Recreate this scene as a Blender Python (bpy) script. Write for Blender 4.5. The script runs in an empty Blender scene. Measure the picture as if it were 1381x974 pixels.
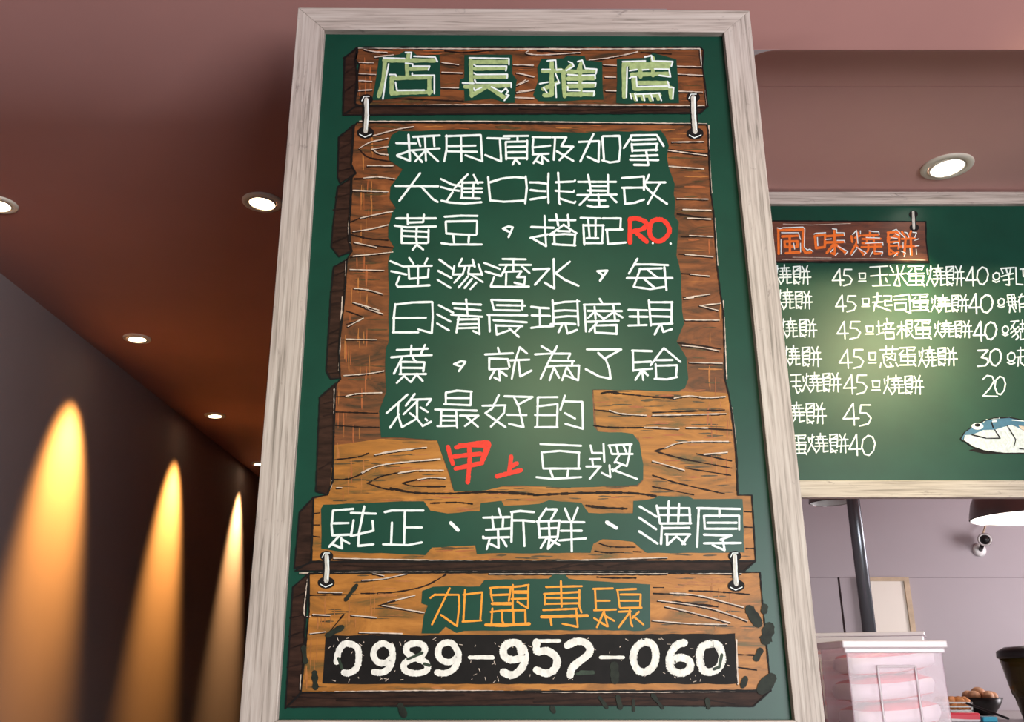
import bpy, bmesh, math, random
from mathutils import Vector, Matrix
random.seed(7)
S = bpy.context.scene
COL = S.collection
# ------------------------------------------------------------------ camera
CH = 1.30                                   # eye height
FPX, CX, CY = 1252.0, 663.0, 487.0
TH = math.atan(425.0 / FPX)
cam = bpy.data.cameras.new('camera'); camo = bpy.data.objects.new('camera', cam); COL.objects.link(camo)
cam.sensor_width = 36; cam.lens = FPX / 1381 * 36; cam.shift_x = (690.5 - CX) / 1381
camo.location = (0, 0, CH); camo.rotation_euler = (math.pi / 2 + TH, 0, 0)
cam.clip_start = .01
S.camera = camo
# ------------------------------------------------------------------ world, light, exposure
S.view_settings.view_transform = 'Standard'; S.view_settings.look = 'None'
S.view_settings.gamma = 1; S.view_settings.use_curve_mapping = False
S.view_settings.exposure = 0.0
W = bpy.data.worlds.new('daylight'); S.world = W; W.use_nodes = True
W.node_tree.nodes['Background'].inputs[0].default_value = (.80, .88, 1, 1)
W.node_tree.nodes['Background'].inputs[1].default_value = 0.38
def area(name, loc, target, sx, sy, power, col):
    l = bpy.data.lights.new(name, 'AREA'); l.shape = 'RECTANGLE'; l.size = sx; l.size_y = sy; l.energy = power; l.color = col
    o = bpy.data.objects.new(name, l); COL.objects.link(o); o.location = loc
    o.rotation_euler = (Vector(target) - Vector(loc)).to_track_quat('-Z', 'Y').to_euler(); return o
area('shop_window_light', (2.3, -2.3, 1.42), (0.3, 1.6, 1.8), 2.4, 1.7, 190, (.97, .98, 1))
area('kitchen_window_light', (4.3, 3.6, 1.7), (1.6, 4.3, 1.2), 1.2, 1.2, 58, (1, .93, .97))
def spot(name, loc, target, power, col, deg, blend, r=.02):
    l = bpy.data.lights.new(name, 'SPOT'); l.energy = power; l.color = col; l.spot_size = math.radians(deg); l.spot_blend = blend; l.shadow_soft_size = r
    o = bpy.data.objects.new(name, l); COL.objects.link(o); o.location = loc
    o.rotation_euler = (Vector(target) - Vector(loc)).to_track_quat('-Z', 'Y').to_euler(); return o
# ------------------------------------------------------------------ projection helpers (rays from the eye onto real planes)
ct, st = math.cos(TH), math.sin(TH)
def ray(x, y):
    u = (x - CX) / FPX; v = (CY - y) / FPX
    return Vector((u, ct - v * st, st + v * ct))
def PY(x, y, Y): d = ray(x, y); d = d * (Y / d.y); return Vector((d.x, d.y, d.z + CH))
def PZ(x, y, z): d = ray(x, y); d = d * ((z - CH) / d.z); return Vector((d.x, d.y, d.z + CH))
ZC = CH + 1.30      # dining ceiling
ZR = CH + 1.40      # raised ceiling on the right
YB = 1.55           # main blackboard panel face
YM = PZ(1200, 258.5, ZR).y           # menu blackboard panel face
# ------------------------------------------------------------------ materials
def nodes(name):
    m = bpy.data.materials.new(name); m.use_nodes = True; nt = m.node_tree; return m, nt, nt.nodes['Principled BSDF']
def N(nt, t, **kw):
    n = nt.nodes.new(t)
    for k, v in kw.items():
        if k in n.inputs: n.inputs[k].default_value = v
        else: setattr(n, k, v)
    return n
def plain(name, col, rough=.6, metal=0, spec=.5, emit=None, es=0, var=0, vs=30, bump=0, coords='Object', scale=(1, 1, 1)):
    m, nt, b = nodes(name); L = nt.links.new
    b.inputs['Base Color'].default_value = (*col, 1); b.inputs['Roughness'].default_value = rough
    b.inputs['Metallic'].default_value = metal; b.inputs['Specular IOR Level'].default_value = spec
    if emit: b.inputs['Emission Color'].default_value = (*emit, 1); b.inputs['Emission Strength'].default_value = es
    if var or bump:
        tc = N(nt, 'ShaderNodeTexCoord'); mp = N(nt, 'ShaderNodeMapping'); mp.inputs['Scale'].default_value = scale
        L(tc.outputs[coords], mp.inputs[0]); nz = N(nt, 'ShaderNodeTexNoise', Scale=vs, Detail=4.0, Roughness=.6); L(mp.outputs[0], nz.inputs[0])
        if var:
            mx = N(nt, 'ShaderNodeMix', data_type='RGBA'); mx.inputs[6].default_value = (*[c * (1 - var) for c in col], 1); mx.inputs[7].default_value = (*[min(1, c * (1 + var)) for c in col], 1)
            rp = N(nt, 'ShaderNodeMapRange'); rp.inputs[1].default_value = .3; rp.inputs[2].default_value = .7
            L(nz.outputs[0], rp.inputs[0]); L(rp.outputs[0], mx.inputs[0]); L(mx.outputs[2], b.inputs['Base Color'])
        if bump:
            bp = N(nt, 'ShaderNodeBump', Strength=bump, Distance=.002); L(nz.outputs[0], bp.inputs['Height']); L(bp.outputs[0], b.inputs['Normal'])
    return m
def ramp_mat(name, stops, scale, nscale=1.0, rough=.5, detail=5, dist=.6, bump=.15, knots=None, spec=.5):
    m, nt, b = nodes(name); L = nt.links.new
    tc = N(nt, 'ShaderNodeTexCoord'); mp = N(nt, 'ShaderNodeMapping'); mp.inputs['Scale'].default_value = scale
    L(tc.outputs['Object'], mp.inputs[0])
    nz = N(nt, 'ShaderNodeTexNoise', Scale=nscale, Detail=float(detail), Roughness=.62, Distortion=dist); L(mp.outputs[0], nz.inputs[0])
    cr = N(nt, 'ShaderNodeValToRGB'); e = cr.color_ramp.elements
    e[0].position, e[0].color = stops[0][0], (*stops[0][1], 1); e[1].position, e[1].color = stops[-1][0], (*stops[-1][1], 1)
    for p, c in stops[1:-1]: x = e.new(p); x.color = (*c, 1)
    L(nz.outputs[0], cr.inputs[0]); out = cr.outputs[0]
    if knots:
        mp2 = N(nt, 'ShaderNodeMapping'); mp2.inputs['Scale'].default_value = knots[0]; L(tc.outputs['Object'], mp2.inputs[0])
        n2 = N(nt, 'ShaderNodeTexNoise', Scale=1.0, Detail=6.0, Roughness=.7, Distortion=1.2); L(mp2.outputs[0], n2.inputs[0])
        rp = N(nt, 'ShaderNodeMapRange'); rp.inputs[1].default_value = knots[2]; rp.inputs[2].default_value = knots[3]; rp.inputs[4].default_value = knots[4]
        L(n2.outputs[0], rp.inputs[0]); mx = N(nt, 'ShaderNodeMix', data_type='RGBA'); L(rp.outputs[0], mx.inputs[0]); L(out, mx.inputs[6]); mx.inputs[7].default_value = (*knots[1], 1); out = mx.outputs[2]
    L(out, b.inputs['Base Color']); b.inputs['Roughness'].default_value = rough; b.inputs['Specular IOR Level'].default_value = spec
    bp = N(nt, 'ShaderNodeBump', Strength=bump, Distance=.001); L(nz.outputs[0], bp.inputs['Height']); L(bp.outputs[0], b.inputs['Normal'])
    return m
FR = [(.3, (.24, .20, .17)), (.42, (.40, .335, .295)), (.5, (.50, .42, .375)), (.66, (.60, .53, .48))]
M = {}
M['frame_v'] = ramp_mat('weathered_timber_upright', FR, (170, 60, 5), rough=.62, knots=((28, 20, 14), (.16, .12, .11), .62, .74, .75))
M['frame_h'] = ramp_mat('weathered_timber_level', FR, (5, 60, 170), rough=.62, knots=((14, 20, 28), (.16, .12, .11), .60, .72, .75))
M['green'] = plain('green_board_paint', (.004, .052, .032), rough=.34, spec=.28, var=.12, vs=9)
M['wood'] = ramp_mat('painted_wood_tone', [(.34, (.045, .026, .012)), (.43, (.12, .042, .015)), (.53, (.185, .058, .018)), (.70, (.30, .095, .028))], (9, 1, 30), rough=.42, dist=1.4, bump=.3, spec=.28)
M['wood_low'] = ramp_mat('painted_amber_wood_tone', [(.32, (.13, .08, .02)), (.42, (.28, .11, .02)), (.54, (.40, .15, .024)), (.70, (.52, .21, .04))], (8, 1, 34), rough=.42, dist=1.2, bump=.3, spec=.28)
M['dark'] = plain('painted_dark_brown', (.018, .008, .006), rough=.5, spec=.12, var=.5, vs=30)
M['sidewood'] = plain('painted_plank_underside', (.034, .015, .010), rough=.5, spec=.12, var=.5, vs=25, scale=(1, 1, 5))
M['black'] = plain('black_paint', (.008, .006, .006), rough=.55, spec=.15, var=.3, vs=40)
M['white'] = plain('white_marker_paint', (.82, .88, .88), rough=.45, spec=.25, var=.06, vs=200)
M['cream'] = plain('cream_line_paint', (.62, .50, .42), rough=.45, spec=.25, var=.25, vs=90)
M['title'] = plain('pale_green_paint', (.36, .46, .20), rough=.45, spec=.25, var=.22, vs=120)
M['red'] = plain('red_paint', (.80, .035, .02), rough=.45, spec=.25, var=.12, vs=120)
M['orange'] = plain('orange_paint', (.86, .32, .03), rough=.45, spec=.25, var=.12, vs=120)
M['orange_deep'] = plain('deep_orange_paint', (.90, .18, .025), rough=.45, spec=.25, var=.1, vs=120)
M['digit'] = plain('brushed_white_paint', (.82, .79, .74), rough=.45, spec=.25, var=.16, vs=150, scale=(1, 1, .5))
M['steelp'] = plain('painted_steel_grey', (.55, .52, .47), rough=.45, var=.35, vs=120, scale=(3, 1, .6))
M['smudge'] = plain('green_smudge', (.028, .045, .028), rough=.5, spec=.25, var=.5, vs=60)
M['soot'] = plain('soot_smear', (.014, .018, .012), rough=.55, spec=.2, var=.5, vs=60)
M['umber'] = plain('umber_brushwork', (.085, .048, .016), rough=.45, spec=.3, var=.4, vs=90)
M['ochre'] = plain('ochre_brushwork', (.40, .145, .036), rough=.45, spec=.3, var=.2, vs=90)
M['rust'] = plain('rust_brushwork', (.36, .10, .03), rough=.45, spec=.3, var=.2, vs=90)
M['fishblue'] = plain('blue_fish_paint', (.02, .13, .24), rough=.4, var=.2, vs=60)
M['fishwhite'] = plain('grey_white_fish_paint', (.62, .66, .70), rough=.4, var=.18, vs=120)
M['darkred'] = ramp_mat('painted_mahogany', [(.3, (.07, .022, .014)), (.6, (.16, .045, .022)), (.8, (.22, .07, .03))], (12, 1, 60), rough=.42)
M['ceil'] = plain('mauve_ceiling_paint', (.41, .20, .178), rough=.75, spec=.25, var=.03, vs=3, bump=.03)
M['ceil_lit'] = plain('lit_ceiling_paint', (.66, .375, .34), rough=.75, spec=.25, var=.03, vs=3, bump=.03)  # ceiling colour lightened to paint in the light missing on the raised part
M['wall'] = plain('grey_brown_wall_paint', (.30, .235, .235), rough=.7, spec=.25, var=.03, vs=3)
M['kwall'] = plain('lavender_grey_wall_paint', (.42, .375, .395), rough=.6, spec=.3, var=.02, vs=2)
M['gap'] = plain('dark_joint', (.05, .03, .03), rough=.9)
M['floor'] = plain('dark_floor', (.10, .07, .055), rough=.5, var=.2, vs=4)
M['plaster'] = plain('white_filler', (.55, .48, .50), rough=.7)
M['trimring'] = plain('lamp_trim', (.75, .68, .58), rough=.4)
M['steel'] = plain('brushed_steel', (.35, .33, .32), rough=.28, metal=1)
M['pipe'] = plain('grey_pipe', (.16, .17, .19), rough=.22, metal=.6)
M['blackpl'] = plain('black_plastic', (.012, .011, .011), rough=.3)
M['whitepl'] = plain('white_plastic', (.8, .8, .78), rough=.4)
M['paper'] = plain('cream_board', (.86, .80, .70), rough=.6)
M['pine'] = plain('pale_pine', (.55, .42, .28), rough=.6, var=.15, vs=20)
M['food'] = plain('fried_crust', (.55, .20, .05), rough=.55, var=.35, vs=60, bump=.6)
M['bun'] = plain('brown_eggshell', (.62, .32, .17), rough=.5, var=.2, vs=40)
M['counter'] = plain('grey_counter', (.42, .40, .40), rough=.35, var=.08, vs=30)
M['blue'] = plain('turquoise_plastic', (.02, .42, .62), rough=.4)
M['lamp'] = plain('warm_lamp_lens', (1, .9, .7), emit=(1, .80, .50), es=9)
M['lampw'] = plain('neutral_lamp_lens', (1, .95, .85), emit=(1, .93, .78), es=7)
def clear(name, tint, fac, base=(.92, .84, .88)):
    m = bpy.data.materials.new(name); m.use_nodes = True; nt = m.node_tree; nt.nodes.clear(); L = nt.links.new
    o = N(nt, 'ShaderNodeOutputMaterial'); mx = N(nt, 'ShaderNodeMixShader'); mx.inputs[0].default_value = fac
    t = N(nt, 'ShaderNodeBsdfTransparent', Color=(*tint, 1)); p = N(nt, 'ShaderNodeBsdfPrincipled', Roughness=.15); p.inputs['Base Color'].default_value = (*base, 1)
    L(t.outputs[0], mx.inputs[1]); L(p.outputs[0], mx.inputs[2]); L(mx.outputs[0], o.inputs[0]); return m
M['clear'] = clear('clear_box_plastic', (.97, .92, .95), .25)
M['rimclear'] = clear('milky_lid_plastic', (.95, .88, .92), .72)
M['amber'] = clear('smoked_amber_plastic', (.22, .16, .05), .60, (.05, .036, .010))
def bag_mat():
    m, nt, b = nodes('white_bag_with_red_bands'); L = nt.links.new
    tc = N(nt, 'ShaderNodeTexCoord'); wv = N(nt, 'ShaderNodeTexWave', bands_direction='Z', Scale=5.5, Distortion=2.0, Detail=1.0); wv.inputs['Detail Scale'].default_value = .7
    L(tc.outputs['Object'], wv.inputs[0]); cr = N(nt, 'ShaderNodeValToRGB'); cr.color_ramp.interpolation = 'LINEAR'; e = cr.color_ramp.elements
    e[0].position = .66; e[0].color = (.93, .88, .92, 1); e[1].position = .72; e[1].color = (.85, .05, .09, 1); L(wv.outputs[0], cr.inputs[0]); L(cr.outputs[0], b.inputs['Base Color'])
    b.inputs['Roughness'].default_value = .35; return m
M['bag'] = bag_mat()
# ------------------------------------------------------------------ object helpers
def link(name, me, mat=None, parent=None):
    if mat: me.materials.append(M[mat])
    o = bpy.data.objects.new(name, me); COL.objects.link(o)
    if parent: o.parent = parent; o.matrix_parent_inverse = parent.matrix_basis.inverted()
    return o
def fin(name, bm, mat, parent=None, smooth=False):
    bmesh.ops.recalc_face_normals(bm, faces=bm.faces)
    me = bpy.data.meshes.new(name); bm.to_mesh(me); bm.free()
    if smooth:
        for p in me.polygons: p.use_smooth = True
    return link(name, me, mat, parent)
def tag(o, label=None, cat=None, group=None, kind=None):
    if label: o['label'] = label
    if cat: o['category'] = cat
    if group: o['group'] = group
    if kind: o['kind'] = kind
    return o
def thing(name, loc, label, cat, group=None):
    o = bpy.data.objects.new(name, None); COL.objects.link(o); o.location = loc; o.empty_display_size = .05
    return tag(o, label, cat, group)
def addbox(bm, a, b, bev=0):
    r = bmesh.ops.create_cube(bm, size=1.0); vs = r['verts']
    for v in vs: v.co = Vector([(a[i] + b[i]) / 2 + v.co[i] * abs(b[i] - a[i]) for i in range(3)])
    if bev: bmesh.ops.bevel(bm, geom=list({e for v in vs for e in v.link_edges}), offset=bev, segments=2, affect='EDGES', profile=.5)
def box(name, a, b, mat, parent=None, bev=0):
    bm = bmesh.new(); addbox(bm, a, b, bev); return fin(name, bm, mat, parent)
def struct(name, a, b, mat): return tag(box(name, a, b, mat), kind='structure')
def prism(name, pts, back, mat, parent=None, bev=0):
    """pts: 3-D outline of the front face; back: offset vector to the rear face"""
    bm = bmesh.new(); f = [bm.verts.new(p) for p in pts]; g = [bm.verts.new(p + back) for p in pts]
    bm.faces.new(f); bm.faces.new(g[::-1]); n = len(f)
    for i in range(n): bm.faces.new((f[i], g[i], g[(i + 1) % n], f[(i + 1) % n]))
    if bev: bmesh.ops.bevel(bm, geom=list(bm.edges), offset=bev, segments=2, affect='EDGES', profile=.5)
    return fin(name, bm, mat, parent)
def lathe(bm, prof, c=(0, 0, 0), n=32, mtx=None):
    rings = []
    for r, z in prof:
        ring = []
        for i in range(n):
            a = 2 * math.pi * i / n; p = Vector((r * math.cos(a), r * math.sin(a), z))
            if mtx: p = mtx @ p
            ring.append(bm.verts.new(p + Vector(c)))
        rings.append(ring)
    for a, b in zip(rings, rings[1:]):
        for i in range(n): bm.faces.new((a[i], a[(i + 1) % n], b[(i + 1) % n], b[i]))
    return rings
def lathed(name, prof, c, mat, parent=None, n=32, mtx=None, cap=True):
    bm = bmesh.new(); r = lathe(bm, prof, c, n, mtx)
    if cap: bm.faces.new(r[0][::-1]); bm.faces.new(r[-1])
    return fin(name, bm, mat, parent, True)
# ------------------------------------------------------------------ flat paint on a board plane
LAY = .00035
def smooth(pts, n=5):
    if len(pts) < 3: return pts
    closed = math.hypot(pts[0][0] - pts[-1][0], pts[0][1] - pts[-1][1]) < 1.5; out = []
    for i in range(len(pts) - 1):
        p0 = pts[i - 1] if i else (pts[-2] if closed else pts[0]); p1, p2 = pts[i], pts[i + 1]
        p3 = pts[i + 2] if i + 2 < len(pts) else (pts[1] if closed else pts[-1])
        for k in range(n):
            t = k / n; out.append(tuple(.5 * (2 * p1[a] + (p2[a] - p0[a]) * t + (2 * p0[a] - 5 * p1[a] + 4 * p2[a] - p3[a]) * t * t + (3 * p1[a] - p0[a] - 3 * p2[a] + p3[a]) * t ** 3) for a in (0, 1)))
    return out + [pts[-1]]
def inside(x, y, P):
    r = False
    for (x0, y0), (x1, y1) in zip(P, P[1:] + P[:1]):
        if (y0 > y) != (y1 > y) and x < (x1 - x0) * (y - y0) / (y1 - y0) + x0: r = not r
    return r
class Paint:
    def __init__(s, Y, layer): s.Y = Y - LAY * layer; s.bm = bmesh.new(); s.k = 0; s.rec = None
    def nxt(s): s.k = (s.k + 1) % 40
    def P(s, x, y): return s.bm.verts.new(PY(x, y, s.Y - s.k * 6e-6))
    def poly(s, pts, rough=0, step=14):
        if rough:
            q = []
            for (x0, y0), (x1, y1) in zip(pts, pts[1:] + pts[:1]):
                n = max(1, int(math.hypot(x1 - x0, y1 - y0) / step))
                for i in range(n):
                    t = i / n; q.append((x0 + (x1 - x0) * t + random.uniform(-rough, rough), y0 + (y1 - y0) * t + random.uniform(-rough, rough)))
            pts = q
        s.nxt(); f = s.bm.faces.new([s.P(*p) for p in pts]); f.normal_update(); bmesh.ops.triangulate(s.bm, faces=[f]); return s
    def ell(s, cx, cy, rx, ry, n=20):
        s.nxt(); s.bm.faces.new([s.P(cx + rx * math.cos(2 * math.pi * i / n), cy + ry * math.sin(2 * math.pi * i / n)) for i in range(n)]); return s
    def stroke(s, pts, w, jit=.12, taper=False):
        if s.rec is not None: s.rec.append((sum(p[0] for p in pts) / len(pts) if len(pts) else 0, pts, w)); return s
        for k, ((x0, y0), (x1, y1)) in enumerate(zip(pts, pts[1:])):
            d = math.hypot(x1 - x0, y1 - y0) or .01; nx, ny = -(y1 - y0) / d, (x1 - x0) / d
            n = max(1, int(d / 5)); prev = None; s.nxt()
            for i in range(n + 1):
                t = i / n; ww = w / 2 * (1 + random.uniform(-jit, jit))
                if taper: ww *= (.35 + .65 * math.sin(math.pi * min(1, max(0, (k + t) / (len(pts) - 1)))))
                x, y = x0 + (x1 - x0) * t, y0 + (y1 - y0) * t
                a, b = s.P(x + nx * ww, y + ny * ww), s.P(x - nx * ww, y - ny * ww)
                if prev: s.bm.faces.new((prev[0], a, b, prev[1]))
                prev = (a, b)
        if not taper:
            for x, y in pts: s.ell(x, y, w * .48, w * .48, 8)
        return s
    def T(s, crop, text, w, **k):
        ox, oy, sc = CROP[crop]
        for seg in text.split('|'):
            seg = seg.strip(); ww = w
            if not seg: continue
            if seg[0] == '*': ww = w * 1.6; seg = seg[1:]
            s.stroke([(ox + float(a) / sc, oy + float(b) / sc) for a, b in (q.split(',') for q in seg.split())], ww, **k)
        return s
    def glyph(s, g, x0, y0, x1, y1, w):
        bx, by, b2x, b2y, text = GL[g]
        for seg in text.split('|'):
            s.stroke([(x0 + (float(a) - bx) / (b2x - bx) * (x1 - x0), y0 + (float(b) - by) / (b2y - by) * (y1 - y0)) for a, b in (q.split(',') for q in seg.split())], w)
        return s
    def done(s, name, mat, parent, label=None):
        for f in s.bm.faces:
            f.normal_update()
            if f.normal.y > 0: f.normal_flip()
        me = bpy.data.meshes.new(name); s.bm.to_mesh(me); s.bm.free(); o = link(name, me, mat, parent)
        if name in ('grain_line', 'smear', 'fish_line', 'fish_glint', 'hook_highlight'): o['kind'] = 'stuff'
        if label: o['label'] = label
        return o
CROP = {'A': (440, 40, 4.871), 'A2': (700, 40, 4.871), 'E1': (640, 170, 6.905), 'C3': (520, 220, 6.905), 'C4': (720, 220, 6.905), 'C5': (520, 340, 6.905), 'C6': (720, 340, 6.905),
 'C7': (510, 460, 6.576), 'C8': (720, 460, 6.576), 'E2': (680, 230, 13.81), 'E3': (700, 285, 13.81), 'E4': (700, 395, 13.81), 'E5': (690, 460, 13.81), 'D1': (420, 580, 4.603), 'D2': (720, 580, 4.3156),
 'D3': (380, 760, 4.0618), 'D4': (720, 760, 4.0618), 'G': (550, 660, 4.603), 'N': (640, 670, 12.18), 'H': (640, 770, 10.82), 'E7': (640, 840, 7.672), 'K1': (400, 150, 3.607), 'K2': (400, 400, 3.607),
 'K3': (880, 150, 3.607), 'K4': (880, 400, 3.607), 'R5': (1030, 250, 7.672), 'R6': (1201, 250, 7.672), 'R7': (1040, 350, 6.905), 'R8': (1181, 350, 6.905), 'R1': (1040, 480, 6.905), 'R2': (1181, 480, 6.905), 'V': (1330, 350, 5.73), 'X': (0, 0, 1)}
GL = {
 'egg': (290, 55, 460, 250, '300,65 445,60 430,95|370,65 370,115|375,90 430,90|335,90 295,135|295,135 450,130|310,155 445,152|310,150 315,200|445,150 440,200|375,120 378,240|310,200 445,198|300,240 450,235|430,215 455,250'),
 'roast': (475, 50, 650, 255, '480,90 485,140|513,60 510,140 475,240|505,165 545,240|530,85 500,105|545,85 625,80|582,50 582,110|540,115 640,112|563,92 566,150|602,95 604,150|540,150 645,150|535,182 645,178|570,150 575,180|610,150 610,180|575,185 570,215 545,250|608,185 608,240 650,232'),
 'cake': (650, 55, 830, 250, '655,70 725,65|660,70 655,135|724,65 726,135|668,120 718,78|655,110 725,108|655,145 725,142|662,130 665,240 722,222|725,140 720,195|660,175 720,172|672,205 712,244|742,65 765,110|797,60 780,115|740,120 820,115|730,180 830,175|765,115 755,240|795,110 800,245'),
 '4': (0, 0, 100, 100, '62,2 2,70 98,68|62,2 70,98'), '5': (0, 0, 100, 100, '15,3 92,3|15,3 8,38 60,40 96,62 75,88 5,98'),
 '0': (0, 0, 100, 100, '48,2 12,22 4,60 25,92 55,98 86,75 97,40 80,10 48,2'), '3': (0, 0, 100, 100, '5,6 90,4 35,45 80,52 96,72 70,92 5,96'), '2': (0, 0, 100, 100, '3,22 30,4 62,8 75,28 50,60 5,96 95,98'),
 'sq': (0, 0, 100, 100, '8,4 14,70|4,6 90,4 86,70 14,70|0,98 95,96'), 'circ': (0, 0, 100, 100, '45,2 10,22 8,52 35,75 75,68 92,40 80,10 45,2|5,82 45,98 88,86'),
}
# ------------------------------------------------------------------ room shell
wa, wb = PZ(0, 368, ZC), PZ(345, 640, ZC)               # left wall line on the ceiling
wd = (wb - wa).normalized(); w0 = wa - wd * 5.5; w1 = wa + wd * 6.2
def wallslab(name, p, q, z0, z1, th, mat):
    n = Vector((-(q - p).y, (q - p).x, 0)).normalized() * th
    return tag(prism(name, [Vector((p.x, p.y, z0)), Vector((q.x, q.y, z0)), Vector((q.x, q.y, z1)), Vector((p.x, p.y, z1))], n, mat), kind='structure')
wallslab('wall_left', w0, w1, 0, ZC, .1, 'wall')
XS = PZ(1024, 67, ZC).x - .03; YS = PZ(1200, 67, ZC).y
struct('floor', (-3, -2.6, -.06), (4.6, 9.2, 0), 'floor')
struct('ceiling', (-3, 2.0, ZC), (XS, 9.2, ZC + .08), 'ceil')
# the ceiling sweeps up towards the shop front: gently on the left, as a plain slope on the right
def rise(x, y):
    k = min(1, max(0, (x + .30) / .8)); k = k * k * (3 - 2 * k)
    l = .85 * max(0, 2.0 - y) ** 2; r = .85 * max(0, YS - y)
    return min(ZC + l * (1 - k) + r * k, ZC + .75)
bm = bmesh.new(); g = []
YR = [2.0 + (YS - 2.0) * i / 14 for i in range(15)] + [YS + (.5 - YS) * i / 40 for i in range(1, 41)]; ny = len(YR) - 1
X0 = [-3 + (XS + 3) * i / 40 for i in range(41)] + [XS + (4.6 - XS) * i / 20 for i in range(1, 21)]
for y_i in range(ny + 1):
    y = YR[y_i]; g.append([bm.verts.new((x, y, rise(x, y))) for x in X0])
for j in range(ny):
    for i in range(60):
        if X0[i] >= XS - 1e-6 and YR[j + 1] > YS - 1e-5 : continue
        bm.faces.new((g[j][i], g[j][i + 1], g[j + 1][i + 1], g[j + 1][i]))
bmesh.ops.delete(bm, geom=[v for v in bm.verts if not v.link_faces], context='VERTS')
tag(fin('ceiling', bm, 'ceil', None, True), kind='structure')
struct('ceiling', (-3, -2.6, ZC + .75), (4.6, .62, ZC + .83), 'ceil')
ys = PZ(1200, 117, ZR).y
struct('ceiling', (XS, YS, ZR), (4.6, ys - .0015, ZR + .08), 'ceil_lit')
struct('ceiling', (XS, ys + .0015, ZR), (4.6, YM + .1, ZR + .08), 'ceil_lit')
struct('trim_1', (XS, YS + .0005, ZC), (4.6, YS + .004, ZR), 'ceil')
struct('trim_2', (XS - .03, YS, ZC + .001), (XS, YM + .1, ZR), 'ceil')
struct('wall_header', (.42, YM + .012, CH + .56), (4.6, YM + .10, ZR), 'ceil')
struct('wall_partition', (.28, 1.66, 0), (.36, 9.1, ZC), 'wall')
struct('wall_pillar', (-.20, YB + .025, 0), (.36, 1.66, ZC), 'wall')
struct('wall_far', (-3, 9.1, 0), (.36, 9.2, ZC), 'wall')
struct('wall_right', (4.6, -2.6, 0), (4.7, 5.4, ZR), 'kwall')
# rounded filler where the raised ceiling meets the pillar
bm = bmesh.new(); r = .075; cx, cy = XS + r, YS + r; pts = [Vector((XS - .03, YS, ZC - .0004))] + [Vector((cx - r * math.cos(a), cy - r * math.sin(a), ZC - .0004)) for a in [math.pi / 2 * (1 - i / 8) for i in range(9)]] + [Vector((XS - .03, YS + r, ZC - .0004))]
tag(prism('trim_3', pts, Vector((0, 0, .06)), 'plaster'), kind='structure')
# kitchen back wall: panels with real joints
YK = 5.2
zs = PY(1240, 779, YK).z; xg = PY(1131, 782, YK).x
struct('wall_kitchen', (.36, YK + .01, 0), (4.6, YK + .1, ZR), 'gap')
struct('wall_kitchen', (.36, YK, zs + .001), (4.6, YK + .01, ZR), 'kwall')
struct('wall_kitchen', (.36, YK, 0), (xg - .006, YK + .01, zs - .001), 'kwall')
struct('wall_kitchen', (xg + .006, YK, 0), (4.6, YK + .01, zs - .001), 'kwall')
struct('ceiling', (.36, YM + .1, ZR - .1), (4.6, YK + .1, ZR), 'ceil')
# ------------------------------------------------------------------ main blackboard
YF = YB - .014
main = thing('blackboard', PY(700, 974, YB) * 1.0, 'tall green blackboard with weathered pale timber frame, hand-painted soy milk notice on drawn wooden planks', 'blackboard')
back = Vector((0, .036, 0))
oTL, oTR, oBR, oBL = PY(402, 10, YF), PY(1011, 14, YF), PY(1117.2, 1012, YF), PY(319.3, 1012, YF)
iTL, iTR, iBR, iBL = PY(437.3, 40, YF), PY(976.5, 43.5, YF), PY(1072, 971.5, YF), PY(373.2, 971.5, YF)
prism('panel', [PY(415, 22, YB), PY(1000, 24, YB), PY(1095, 990, YB), PY(345, 990, YB)], Vector((0, .018, 0)), 'green', main)
for nm, q, mt in (('frame_rail', (oTL, oTR, iTR, iTL), 'frame_h'), ('frame_rail', (iBL, iBR, oBR, oBL), 'frame_h'), ('frame_stile', (oTL, iTL, iBL, oBL), 'frame_v'), ('frame_stile', (iTR, oTR, oBR, iBR), 'frame_v')):
    prism(nm, list(q), back, mt, main, bev=.0012)
def cr(c, t):
    ox, oy, sc = CROP[c]; return [(ox + float(a) / sc, oy + float(b) / sc) for a, b in (q.split(',') for q in t.split())]
# plank faces and their drawn thickness
topface = cr('A', '205,115') + cr('A2', '1190,115 1212,135 1205,240 1225,380 1240,508') + cr('A', '220,497 195,488 188,465 205,400 205,300 218,228 193,200 205,150')
midface = [(482, 165), (953, 168), (955, 175), (956, 205), (959, 261), (962, 283), (964.5, 316), (967, 358), (971.5, 394), (975.6, 419), (976, 430), (977, 475), (977.6, 511), (982.6, 530), (987, 555), (991, 588), (994, 622), (995, 668),
 (1014, 668), (1016, 700), (1019, 757), (419.5, 758), (423, 671), (441.6, 667.5), (448.5, 649.5), (450, 594), (451.3, 555), (452.7, 519), (459.6, 511), (458, 502.6), (456.8, 472), (459.6, 436), (463, 419), (466, 386), (468, 350), (475, 338.5), (470.7, 327), (470.7, 305), (473.5, 275), (475, 239), (480, 233), (473.5, 222), (475, 200), (476, 172)]
lowface = [(417, 773), (1025, 772), (1028, 809), (1032.7, 858), (1040, 932), (406, 934), (417, 826)]
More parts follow.
